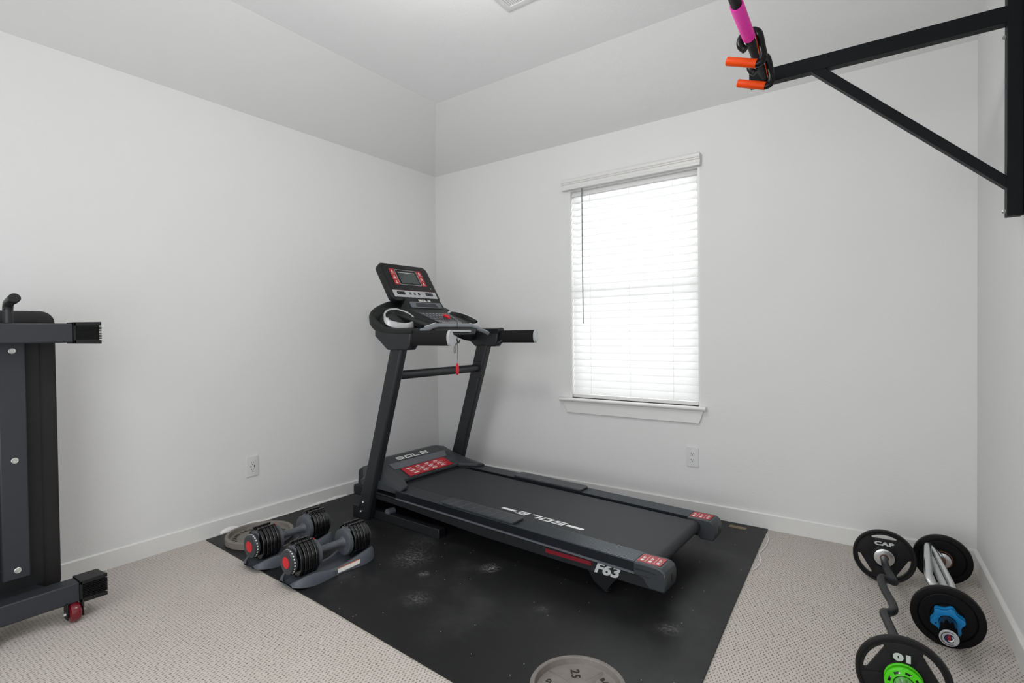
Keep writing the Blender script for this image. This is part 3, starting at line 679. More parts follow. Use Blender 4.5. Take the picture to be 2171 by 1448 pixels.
    MB().tube(path, .0135, 16).build('pulse_bar', 'lgrey2', T_)
    for s in (-1, 1):
        MB().tube([(.448, s*.150, 1.181), (.448, s*.24, 1.159)], .004, 8).build('sensor_plate', 'silver', T_)
    MB().tube([(.49, -.11, 1.131), (.49, .11, 1.131)], .005, 8).build('silver_edge', 'silver', T_)
    # display panel
    FP = frame((.060, 0, 1.4555), (0, 1, 0), (-.141, 0, .221))
    H = .285; Wd = .405
    def outl(w, h, r_): return rrect(w, h, r_, 6)
    dp = shape_mb(flat_shape([outl(Wd, H, .035)], .030, .006), FP @ Matrix.Translation((0, 0, -.020))).build('display_housing', 'blackp', T_, ang=40)
    shape_mb(flat_shape([outl(Wd-.028, .195, .014)], .001), FP @ Matrix.Translation((0, .030, .0013))).build('display_face', 'gloss', dp)
    vf = flat_shape([outl(.345, .178, .014), outl(.342, .175, .013)], .0008); shape_mb(vf, FP @ Matrix.Translation((0, .032, .0022))).build('face_outline', 'dgrey', dp)
    bd = shape_mb(flat_shape([[(-.186, -.067), (.186, -.067), (.186, -.121), (-.184, -.121)]], .0016), FP @ Matrix.Translation((0, 0, .0012))).build('button_band', 'lgrey', dp)
    MB().box(-.186, .186, -.068, -.066, .0018, .0024).xform(FP).build('red_line', 'dred', bd)
    mb = MB()
    for x in (-.122, .122): mb.add(*(lambda v, f: (v, f))(*[[ (a.x+x, a.y-.090, a.z+.0026) for a in flat_shape([rrect(.066, .024, .008)], .0016)[0]], flat_shape([rrect(.066, .024, .008)], .0016)[1]]))
    for x in (-.045, -.008, .029): mb.box(x-.0075, x+.0075, -.099, -.081, .0018, .0036)
    mb.xform(FP).build('buttons', 'blackp', bd)
    mb = MB()
    for x in (-.142, -.102, .102, .142, -.045, -.008, .029): mb.box(x-.0035, x+.0035, -.0912, -.0888, .0036, .0040)
    for x, w in ((-.13, .024), (-.045, .02), (.029, .012), (.122, .018)): mb.box(x-w, x+w, -.0755, -.0745, .0021, .0024)
    mb.xform(FP).build('button_marks', 'lwhite', bd)
    # screen block
    ty = .042
    vf = flat_shape([rrect(.188, .122, .010), rrect(.184, .118, .009)], .001); sc = shape_mb(vf, FP @ Matrix.Translation((0, ty-.001, .0024))).build('screen_outline', 'lwhite', dp)
    shape_mb(flat_shape([rrect(.152, .094, .003)], .0012), FP @ Matrix.Translation((0, ty-.002, .0024))).build('screen', 'lcd', dp)
    MB().box(-.070, .066, .037+ty-.002, .041+ty-.002, .0031, .0034).xform(FP).build('screen_header', 'lwhite', sc)
    for s in (-1, 1):
        rp = MB().box(s*.116-.020, s*.116+.020, ty-.064, ty+.064, .0018, .0028).xform(FP).build('program_label', 'red', dp)
        mb = MB()
        for k in range(3):
            y = ty+.043-k*.0427
            mb.prism([(s*.116+.0055*math.cos(a), y+.004+.005*math.sin(a), .0028) for a in [q*math.pi/4 for q in range(8)]], (0, 0, .0004))
            mb.box(s*.116-.010, s*.116+.010, y-.008, y-.0045, .0028, .0032); mb.box(s*.116-.006, s*.116+.007, y-.013, y-.0105, .0028, .0032)
            if k < 2: mb.box(s*.116-.020, s*.116+.020, y-.0218, y-.0208, .0028, .0032)
        mb.xform(FP).build('label_marks', 'white', rp)
    MB().box(.158, .163, -.044, -.034, .0022, .0028).xform(FP).build('tiny_icon', 'lwhite', dp)
    # safety key with tether
    mb = MB(); mb.loft([[Vector((.372+dx, .020+.010*q*math.cos(a)*1.2, 1.226+.010*q*math.sin(a)-.35*dx)) for a in [k*math.pi/5 for k in range(10)]] for dx, q in ((-.028, .6), (-.018, 1), (.0, 1.1), (.020, 1), (.026, .6))]); key = mb.build('safety_key', 'bred', T_)
    path = smooth_path([(.395, .022, 1.222), (.43, .020, 1.207), (.468, .012, 1.185), (.476, .006, 1.150), (.474, .004, 1.09), (.476, .003, 1.03), (.476, .002, .94)], 5)
    MB().tube(path, .0016, 6).build('tether_cord', 'blackp', key)
    MB().tube(smooth_path([(.476, .004, 1.065), (.478, -.012, 1.055), (.478, -.030, 1.028), (.478, -.028, 1.000), (.478, -.018, 1.002), (.476, -.016, 1.03), (.476, .0, 1.058)], 5), .0014, 6).build('tether_loop', 'blackp', key)
    MB().tube(smooth_path([(.47, .004, 1.085), (.472, .010, 1.066), (.474, .020, 1.062), (.474, .026, 1.076)], 5), .0035, 8).build('cord_hook', 'blackp', T_)
    MB().tube([(.476, .003, .956), (.476, .003, .940)], .0022, 8).build('crimp', 'lwhite', key)
    mb = MB(); mb.loft([[Vector((.476+.007*q*math.cos(a), .000+.013*q*math.sin(a), w)) for a in [k*math.pi/7 for k in range(14)]] for w, q in ((.937, .25), (.928, .7), (.912, .95), (.885, 1.0), (.870, .8), (.862, .35))]); mb.build('tether_clip', 'bred', key)
M['lgrey2'] = mat('satin_grey', lin((120, 126, 132)), 0.32, var=0.04)
M['rubberbelt'] = mat('running_belt_rubber', lin((37, 39, 43)), 0.62, var=0.12, nscale=14, bump=0.25, bscale=900)
M['railm'] = mat('anodised_rail', lin((70, 74, 80)), 0.3, metal=0.9, var=0.06)
M['disc'] = mat('gloss_black_discs', lin((10, 10, 11)), 0.16, var=0.05, spec=0.7)
M['tube'] = mat('black_lacquer_tube', lin((8, 8, 9)), 0.28, var=0.05, spec=0.25)
treadmill()

# ------------------------------------------------------------------ adjustable dumbbells and cradles (t along the bar, x across, z up)
def dumbbell_pair():
    def cradle(parent_loc, rz, label, grp, with_label):
        root = empty('dumbbell_cradle', parent_loc, rz); tag(root, label, 'dumbbell cradle')
        # plan outline half widths and top heights along t
        st = [(-.218, .052, .020, .014), (-.205, .070, .034, .012), (-.175, .084, .046, .006), (-.13, .090, .050, 0), (-.08, .088, .042, 0), (-.03, .080, .030, 0), (.03, .078, .030, 0), (.08, .086, .042, 0), (.13, .090, .055, 0), (.175, .086, .062, .003), (.205, .070, .058, .008), (.220, .048, .046, .014)]
        sp = smooth_path([Vector((a, b, c)) for a, b, c, d in st], 4); sp2 = smooth_path([Vector((a, d, 0)) for a, b, c, d in st], 4)
        mb = MB(); loops = []
        for p, q in zip(sp, sp2):
            t, wd, h = p; lo = q.y
            prof = [(-wd, lo), (-wd+.004, h*.75), (-wd+.014, h), (-wd+.026, h-.002), (-wd*.55, max(h*.35, .010)), (0, max(h*.2, .008)), (wd*.55, max(h*.35, .010)), (wd-.026, h-.002), (wd-.014, h), (wd-.004, h*.75), (wd, lo), (wd*.6, lo), (-wd*.6, lo)]
            loops.append([Vector((x, t, z)) for x, z in prof])
        mb.loft(loops); tr = mb.build('cradle_body', 'tray', root, ang=40)
        if with_label:
            mb = MB(); n = 8; vs = []; fs = []
            for i in range(n+1):
                t = -.005+.115*i/n
                # side wall position at t
                k = min(range(len(sp)), key=lambda j: abs(sp[j].x-t)); wd, h = sp[k].y, sp[k].z
                def sd(z): return wd-.004*min(1, z/(h*.75))+.0006
                for z in (.006, .024, .0275): vs.append((sd(z), t, z+ (.010*max(0, (t-.03)/.08)) ))
            for i in range(n):
                a = i*3; fs.append((a, a+3, a+4, a+1))
            mb.add(vs, fs); mb.build('warning_sticker', 'paper', tr)
            m2 = MB(); m2.add(vs, [(i*3+1, i*3+4, i*3+5, i*3+2) for i in range(n)]); m2.build('sticker_stripe', 'olabel', tr)
        return root
    def dumbbell(loc, rz, label, grp):
        root = empty('adjustable_dumbbell', loc, rz); tag(root, label, 'dumbbell')
        zc = .109
        Y = Vector((0, 1, 0)); C0 = (0, 0, zc)
        MB().lathe([(-.075, .028), (-.066, .021), (-.050, .0165), (0, .0175), (.050, .0165), (.066, .021), (.075, .028)], C0, Y, 24).build('handle', 'handle', root)
        for s in (-1, 1):
            MB().lathe([(s*.0735, .030), (s*.0705, .055), (s*.0725, .0625), (s*.092, .0640), (s*.093, .03)], C0, Y, 40).build('inner_collar', 'handle', root)
            MB().box(-.034, .034, min(s*.09, s*.185), max(s*.09, s*.185), zc+.02, zc+.064).build('plate_bridge', 'handle', root, bevel=.006)
            # plates: two-lobed octagonal discs
            for k in range(5):
                t0 = s*(.0965+k*.0180); t1 = t0+s*.0150; r = .0765-(.004 if k == 4 else 0)
                for h in (-1, 1):
                    P = []
                    for (x, z) in ((.014, .074), (.030, .0755), (.058, .053), (.0705, .030), (.0735, -.030), (.052, -.062), (.030, -.074), (.014, -.076)):
                        P.append(Vector((h*x*r/.0765, t0, zc+z*r/.0765)))
                    mb = MB(); mb.prism(P, (0, t1-t0, 0))
                    for (bx, bz) in ((.020, .072),): mb.box(min(h*(bx-.006), h*(bx+.006)), max(h*(bx-.006), h*(bx+.006)), min(t0, t1), max(t0, t1), zc+bz, zc+bz+.009)
                    mb.build('weight_disc', 'disc', root, bevel=.0022)
            if s < 0:
                kn = MB().lathe([(-.186, .045), (-.190, .0535), (-.205, .0545), (-.214, .052), (-.2155, .048), (-.2155, .022)], C0, Y, 48).build('dial_knob', 'dgrey', root)
                MB().lathe([(-.2155, .026), (-.2175, .0255), (-.2178, .0)], C0, Y, 36).build('red_button', 'bred', kn)
                mb = MB()
                for k in range(15):
                    a = R(-50+k*15); ca, sa = math.cos(a), math.sin(a)
                    o = Vector((ca*.0530, -.2035, zc+sa*.0530)); rad = Vector((ca, 0, sa)); tan = Vector((-sa, 0, ca))
                    for (dt, w_) in ((-.0022, .0011), (.0016, .0018)):
                        q = o+tan*dt
                        mb.hexa([q+tan*w_+Y*.003, q-tan*w_+Y*.003, q-tan*w_-Y*.003, q+tan*w_-Y*.003], [q+tan*w_+Y*.003+rad*.0018, q-tan*w_+Y*.003+rad*.0018, q-tan*w_-Y*.003+rad*.0018, q+tan*w_-Y*.003+rad*.0018])
                mb.build('dial_numbers', 'white', kn)
                MB().lathe([(.0, .0045), (.004, .0045), (.006, .003)], (0, s*.081, zc+.0625), (0, 0, 1), 14).build('lock_pin', 'bred', root)
                MB().box(.012, .050, -.176, -.172, .030+.0, .050).build('inner_tag', 'paper', root) if False else None
            else:
                MB().lathe([(.186, .045), (.190, .057), (.200, .058), (.206, .050), (.206, 0)], C0, Y, 40).build('end_cover', 'dgrey', root)
        return root
    g1 = None
    a = (.925, -1.722, .006); b = (.600, -1.722, .006)
    cradle(a, R(-2), 'slate grey cradle under the nearer dumbbell, with a white and orange sticker', None, True)
    cradle(b, R(1), 'slate grey cradle under the dumbbell closer to the left wall', None, False)
    dumbbell(a, R(-2), 'black adjustable dumbbell with red dial, nearer one beside the stickered cradle side', None)
    dumbbell(b, R(1), 'black adjustable dumbbell with red dial, the one beside the grey iron plate', None)
dumbbell_pair()

# ------------------------------------------------------------------ iron plates lying on the mat
def iron_plate(loc, r, rz, label, texts, spoke_a):
    root = empty('iron_weight_plate', loc, 0); root.rotation_euler = (0, 0, rz); tag(root, label, 'weight plate')
    h = .036; ri = r*.895; web = .013
    prof = [(0, .0265), (0, r-.003), (.003, r), (h-.003, r), (h, r-.003), (h, ri+.002), (h-.002, ri), (web+.002, ri-.003), (web, ri-.006), (web+.001, .047), (web+.010, .044), (web+.010, .0285), (web+.009, .0265)]
    mb = MB(); mb.lathe(prof, (0, 0, 0), (0, 0, 1), 96, closed=True); body = mb.build('plate_body', 'iron', root, ang=35)
    for a in spoke_a:
        a = R(a); d = Vector((math.cos(a), math.sin(a), 0)); q = Vector((-d.y, d.x, 0)); z0 = web-.001; z1 = web+.0065
        p0 = d*.042; p1 = d*(ri-.002)
        base0 = [p0-q*.017, p0+q*.017, p1+q*.010, p1-q*.010]
        mb = MB(); mb.hexa([Vector((v.x, v.y, z0)) for v in base0], [Vector((v.x, v.y, z1+(.003 if i < 2 else -.0055))) for i, v in enumerate([p0-q*.0015, p0+q*.0015, p1+q*.001, p1-q*.001])])
        mb.build('rib', 'iron', root, bevel=.001)
    for body_, rad, ang, rot, size in texts:
        a = R(ang); p = Vector((rad*math.cos(a), rad*math.sin(a), web+.0012))
        ro = R(rot); F_ = frame(p, (math.cos(ro), math.sin(ro), 0), (-math.sin(ro), math.cos(ro), 0))
        shape_mb(text_shape(body_, size, .0018, offset=.0008, spacing=1.15), F_).build('raised_text', 'ink', body)
    return root
def ring_text(word, rad, a0, step, size, inv=False):
    return [(ch, rad, a0-i*step, a0-i*step-90, size) for i, ch in enumerate(word)]
# local 'up' of the near plate faces away from the camera so the 25 reads towards the hub
A0 = 125
iron_plate((2.311, -1.817, .006), .148, 0, 'round grey iron plate marked 25 at the front edge of the mat',
           [('25', .082, A0, A0-180, .040), ('25', .082, A0+180, A0, .040)] + ring_text('STANDARD', .098, A0+137, 11, .022)+ring_text('BARBELL', .098, A0-58, 11, .022),
           [A0+42, A0-45, A0+42+180-5, A0-45+180])
iron_plate((.262, -1.700, .006), .172, 0, 'larger grey iron plate beside the left wall, partly behind the dumbbells',
           ring_text('STANDARD', .124, 258, 12, .026)+ring_text('BARBELL', .124, 100, 12, .026), [-65+0, 25, 115, 205, 275][:4])

# ------------------------------------------------------------------ barbells on the carpet (local y runs along the bar, towards the back wall)
def grip_plate(loc, rz, facing, label, txt, slots, txt_mirror_z=0):
    """rubber plate standing on edge, three hand slots; facing=-1 means text faces the camera side (-y)"""
    root = empty('grip_weight_plate', loc, rz); tag(root, label, 'weight plate', None)
    r = .1155; zc = r
    def slot(a):
        a = R(a); pts = []
        ro, chord = .0965, .0745; half = math.acos(chord/ro)*.80
        for k in range(13):
            t = -half+2*half*k/12; pts.append((ro*math.cos(a+t), ro*math.sin(a+t)))
        for k in range(5):
            t = half*.93-2*half*.93*k/4; rr = chord/math.cos(t); pts.append((rr*math.cos(a+t), rr*math.sin(a+t)))
        return pts
    Fm = frame((0, 0, zc), (1, 0, 0), (0, 0, 1))       # normal = -y
    holes = [slot(a) for a in slots]
    vf = flat_shape([circle(r-.006, 72)]+[h for h in holes]+[circle(.0262, 36)], .014, .0008)
    body = shape_mb(vf, Fm).build('plate_body', 'ironb', root, ang=40)
    MB().lathe([(-.0105, r-.011), (-.0125, r-.008), (-.012, r-.002), (-.008, r), (.008, r), (.012, r-.002), (.0125, r-.008), (.0105, r-.011)], (0, 0, zc), (0, 1, 0), 96, closed=True).build('outer_rim', 'ironb', root, ang=50)
    MB().lathe([(-.0125, .0262), (-.0125, .040), (-.009, .046), (.009, .046), (.0125, .040), (.0125, .0262)], (0, 0, zc), (0, 1, 0), 60, closed=True).build('hub', 'ironb', root, ang=40)
    # raised three-lobed panels between the slots
    for fs_ in (-1, 1):
        for a in slots:
            am = R(a+60)
            pts = []
            for k in range(7):
                t = R(-24+8*k); pts.append((.100*math.cos(am+t), .100*math.sin(am+t)))
            for k in range(5):
                t = R(32-16*k); pts.append((.050*math.cos(am+t), .050*math.sin(am+t)))
            vf = flat_shape([pts], .003, .0008)
            shape_mb(vf, Fm @ Matrix.Translation((0, 0, -fs_*.0078))).build('raised_panel', 'ironb', root, ang=40)
    for t_, x, z, s, face in txt:
        if face < 0: F_ = frame((x, -.0098, zc+z), (1, 0, 0), (0, 0, 1))
        else: F_ = frame((x, .0098, zc+z), (-1, 0, 0), (0, 0, 1))
        if face == -2: F_ = F_ @ Matrix.Rotation(math.pi, 4, 'Z')
        if t_ == 'CAP': shape_mb(text_shape('CAP', s*1.25, .0012, offset=.0011, spacing=1.05), F_ @ Matrix.Diagonal((1.65, 1, 1, 1))).build('raised_logo', 'lwhite', body)
        else: shape_mb(text_shape(t_, s, .0012, offset=.0022, spacing=1.12), F_ @ Matrix.Diagonal((1.55, 1, 1, 1))).build('raised_number', 'lwhite', body)
    return root
def bar_frame(p_far, p_near):
    a = Vector(p_far); b = Vector(p_near); d = (a-b); return math.atan2(-d.x, d.y)
FZ = .1155
e_rz = bar_frame((3.071, -.40, 0), (3.119, -1.35, 0))
grip_plate((3.071, -.400, 0), e_rz, -1, 'black grip plate lettered CAP on the far end of the curl bar', [('CAP', 0, .0565, .0175, -1)], [90, 210, 330])
grip_plate((3.119, -1.352, 0), e_rz, -1, 'black grip plate marked 10 on the near end of the curl bar', [('10', .0, .060, .027, -2)], [150, 30, 270])
def curl_bar():
    root = empty('curl_bar', (3.095, -.875, 0)); tag(root, 'black zigzag curl bar with steel sleeves lying loaded near the right wall', 'curl bar')
    O_ = Vector((3.095, -.875, 0)); L = lambda p: Vector(p)-O_
    ax = (Vector((3.071, -.40, FZ))-Vector((3.119, -1.352, FZ))).normalized()
    far = Vector((3.071, -.40, FZ)); near = Vector((3.119, -1.352, FZ))
    pts = [far-ax*.02, far-ax*.10, (3.090, -.575, .112), (3.106, -.635, .104), (3.092, -.655, .113), (3.064, -.672, .124), (3.068, -.735, .119), (3.083, -.800, .113), (3.097, -.850, .108), (3.101, -.905, .107), (3.088, -.950, .114), (3.073, -.975, .120), (3.083, -1.03, .117), (3.100, -1.12, FZ), near+ax*.12, near+ax*.02]
    MB().tube(smooth_path([L(p) for p in pts], 5), .0140, 20).build('shaft', 'blackm', root, ang=60)
    for nm, c, s in (('far', far, 1), ('near', near, -1)):
        c = L(c)
        sl = MB().lathe([(0, .0), (0, .0245), (s*.150, .0248), (s*.152, .022), (s*.152, 0)], c-ax*(s*.016), ax, 40).build('sleeve', 'steel', root)
        MB().lathe([(0, .012), (0, .030), (s*.002, .0375), (s*.010, .0375), (s*.011, .02)], c-ax*(s*.0245), ax, 40).build('collar_flange', 'chrome', root)
        MB().lathe([(0, .0125), (-s*.002, .0150), (-s*.001, .0165), (0, .0165)], c-ax*(s*.0248), ax, 30).build('rusty_ring', 'rust', root)
curl_bar()
def lock_collar(loc, rz):
    root = empty('bar_collar', loc, rz); tag(root, 'bright green plastic lock collar beside the plate marked 10', 'bar collar')
    zc = FZ
    MB().lathe([(-.0, .0255), (-.0, .044), (-.002, .0465), (-.006, .0465), (-.008, .044), (-.008, .0255)], (0, 0, zc), (0, 1, 0), 60, closed=True).build('back_flange', 'green', root)
    MB().lathe([(-.008, .0255), (-.008, .0395), (-.020, .0390), (-.020, .0255)], (0, 0, zc), (0, 1, 0), 60, closed=True).build('collar_core', 'gloss', root)
    MB().lathe([(-.018, .0262), (-.018, .044), (-.021, .0465), (-.027, .0465), (-.031, .042), (-.031, .0262)], (0, 0, zc), (0, 1, 0), 60, closed=True).build('clamp_ring', 'green', root)
    mb = MB()
    for k in range(5):
        a = R(200-k*45); mb.lathe([(0, .0022), (-.001, .002)], (.0345*math.cos(a), -.031, zc+.0345*math.sin(a)), (0, 1, 0), 10)
    mb.build('rivets', 'zinc', root)
    mb = MB()
    for k in range(4):
        a = R(165-k*45); c, s = math.cos(a), math.sin(a)
        o = Vector((.035*c, -.0312, zc+.035*s)); t = Vector((-s, 0, c)); r_ = Vector((c, 0, s))
        mb.prism([o-t*.007-r_*.003, o+t*.007-r_*.003, o+t*.0075+r_*.003, o-t*.0075+r_*.003], (0, -.0006, 0))
    mb.build('vents', 'gloss', root)
dv = Vector((3.119, -1.352, 0))-Vector((3.071, -.40, 0)); dv.normalize()
pc = Vector((3.119, -1.352, 0))+dv*.0135
lock_collar((pc.x, pc.y, 0), e_rz)

# second bar: chrome triceps bar with smooth black plates
k_rz = bar_frame((3.279, -.262, 0), (3.254, -.845, 0))
def solid_plate(loc, rz, label):
    root = empty('smooth_weight_plate', loc, rz); tag(root, label, 'weight plate')
    r = .1045
    prof = [(-.0125, .026), (-.0125, .036), (-.009, .040), (-.009, .046), (-.0105, .049), (-.0105, .078), (-.009, .081), (-.0135, .084), (-.0145, .094), (-.0125, r-.001), (-.009, r), (.009, r), (.0125, r-.001), (.0145, .094), (.0135, .084), (.009, .081), (.0105, .078), (.0105, .049), (.009, .046), (.009, .040), (.0125, .036), (.0125, .026)]
    b = MB().lathe(prof, (0, 0, r), (0, 1, 0), 96, closed=True).build('plate_body', 'rubber', root, ang=25)
    for (t_, x, z, ro) in (('10', -.066, 0, 0), ('10', .066, .0, 0), ('LB', 0, .064, 0)):
        shape_mb(text_shape(t_, .020, .001, offset=.0006), frame((x, -.0110, r+z), (1, 0, 0), (0, 0, 1))).build('raised_text', 'rubber', b)
    MB().lathe([(-.0128, .0345), (-.0133, .0360), (-.0128, .0375)], (0, 0, r), (0, 1, 0), 60, closed=True).build('hub_ring', 'rust', b)
    return root
solid_plate((3.279, -.262, 0), k_rz, 'smooth black rubber plate at the back, nearest the corner of the room')
solid_plate((3.254, -.845, 0), k_rz, 'smooth black rubber plate held by the blue collar')
def triceps_bar():
    O_ = Vector((3.266, -.55, 0)); root = empty('triceps_bar', O_); tag(root, 'chrome triceps bar with parallel grips lying by the right baseboard', 'triceps bar')
    L = lambda p: Vector(p)-O_
    z = .1045; far = Vector((3.279, -.262, z)); near = Vector((3.254, -.845, z)); ax = (far-near).normalized()
    MB().tube(smooth_path([L(p) for p in [(3.270, -.300, .125), (3.245, -.292, .150), (3.229, -.300, .166), (3.224, -.38, .165), (3.217, -.52, .161), (3.213, -.640, .156), (3.222, -.690, .145), (3.245, -.735, .122), (3.252, -.78, .1065), near+ax*.02]], 5), .0135, 18).build('outer_rail', 'chrome', root, ang=60)
    MB().tube(smooth_path([L(p) for p in [(3.232, -.300, .163), (3.247, -.330, .157), (3.262, -.42, .143), (3.277, -.52, .129), (3.286, -.590, .118), (3.282, -.66, .108), (3.262, -.75, .1045)]], 5), .0115, 16).build('inner_rail', 'chrome', root, ang=60)
    MB().tube(smooth_path([L(p) for p in [(3.225, -.345, .150), (3.238, -.43, .139), (3.256, -.56, .122), (3.268, -.66, .110)]], 4), .0125, 16).build('grip_tube', 'silver', root, ang=60)
    MB().tube(smooth_path([L(p) for p in [(3.216, -.46, .142), (3.224, -.55, .128), (3.240, -.66, .110), (3.250, -.73, .108)]], 4), .0100, 14).build('grip_tube', 'silver', root, ang=60)
    MB().tube([L(far-ax*.05), L(far-ax*.02)], .0125, 16).build('neck', 'rust', root)
    for c, s in ((far, 1), (near, -1)):
        cc = L(c)
        MB().lathe([(0, .012), (0, .026), (s*.003, .0315), (s*.010, .0315), (s*.011, .02)], cc-ax*(s*.0255), ax, 40).build('collar_flange', 'chrome', root)
        ln = .150 if s > 0 else .178
        sl = MB().lathe([(0, 0), (0, .0243), (s*ln, .0245), (s*ln, .0)], cc-ax*(s*.015), ax, 40).build('sleeve', 'gloss', root)
        e = cc-ax*(s*.015)+ax*(s*ln)
        if s < 0:
            cap = MB().lathe([(.001, .0), (.001, .0255), (-.004, .0262), (-.006, .0245), (-.006, .0)], e, ax, 48).build('end_cap', 'lgrey', root)
            dirn = -ax
            F_ = frame(e-ax*.0062, (1, 0, 0), (0, 0, 1))
            if (F_.to_3x3() @ Vector((0, 0, 1))).dot(dirn) < 0: F_ = frame(e-ax*.0062, (-1, 0, 0), (0, 0, 1))
            shape_mb(flat_shape([circle(.0215, 48), circle(.0195, 48)], .0006), F_).build('badge_ring', 'ink', cap)
            shape_mb(flat_shape([circle(.0140, 40)], .0006), F_ @ Matrix.Translation((.0012, 0, 0))).build('badge_disc', 'navy', cap)
            shape_mb(flat_shape([[(.003+.009*math.cos(R(a)), -.001+.009*math.sin(R(a))) for a in range(-130, 61, 10)]+[(.003+.006*math.cos(R(a)), .001+.006*math.sin(R(a))) for a in range(60, -131, -10)]], .0006), F_ @ Matrix.Translation((0, 0, .0006))).build('badge_swoosh', 'white', cap)
            shape_mb(flat_shape([[(-.001, .014), (.004, .004), (.003, -.008), (-.0035, -.004), (-.0045, .003)]], .0006), F_ @ Matrix.Translation((0, 0, .0007))).build('badge_flame', 'red', cap)
        else:
            MB().lathe([(0, .0), (0, .0255), (.005, .0262), (.007, .0)], e, ax, 48).build('end_cap', 'lgrey', root)
M['navy'] = mat('navy_print', lin((24, 28, 62)), 0.4)
triceps_bar()
def star_collar():
    loc = Vector((3.254, -.845, 0)) + (Vector((3.254, -.845, 0))-Vector((3.279, -.262, 0))).normalized()*.0155
    root = empty('star_collar', loc, k_rz); tag(root, 'bright blue star shaped bar collar in front of a smooth black plate', 'bar collar')
    z = .1045
    def star(ro, ri, a0):
        P = []
        for k in range(72):
            a = 2*math.pi*k/72; q = .5+.5*math.cos(6*(a-R(a0))); q = q**1.5; P.append(((ri+(ro-ri)*q)*math.cos(a), (ri+(ro-ri)*q)*math.sin(a)))
        return P
    F_ = frame((0, 0, z), (1, 0, 0), (0, 0, 1))
    for nm, d, ro, ri in (('back_star', .007, .0475, .038), ('front_star', .028, .0475, .037)):
        shape_mb(flat_shape([star(ro, ri, 14), circle(.0262, 40)], .011, .0012), F_ @ Matrix.Translation((0, 0, d))).build(nm, 'blue', root, ang=40)
    shape_mb(flat_shape([star(.041, .035, 14), circle(.0262, 40)], .014, .0005), F_ @ Matrix.Translation((0, 0, .0175))).build('collar_core', 'blue', root, ang=40)
    mb = MB().lathe([(0, .0275), (-.002, .0262), (-.006, .0255), (-.006, .0278)], (0, -.034, z), (0, 1, 0), 40, closed=True); mb.build('inner_ring', 'blue', root)
    mb = MB()
    for a in (200, 235): mb.lathe([(0, .0024), (-.0008, .0022)], (.034*math.cos(R(a)), -.0345, z+.034*math.sin(R(a))), (0, 1, 0), 10)
    mb.build('pin_holes', 'gloss', root)
star_collar()

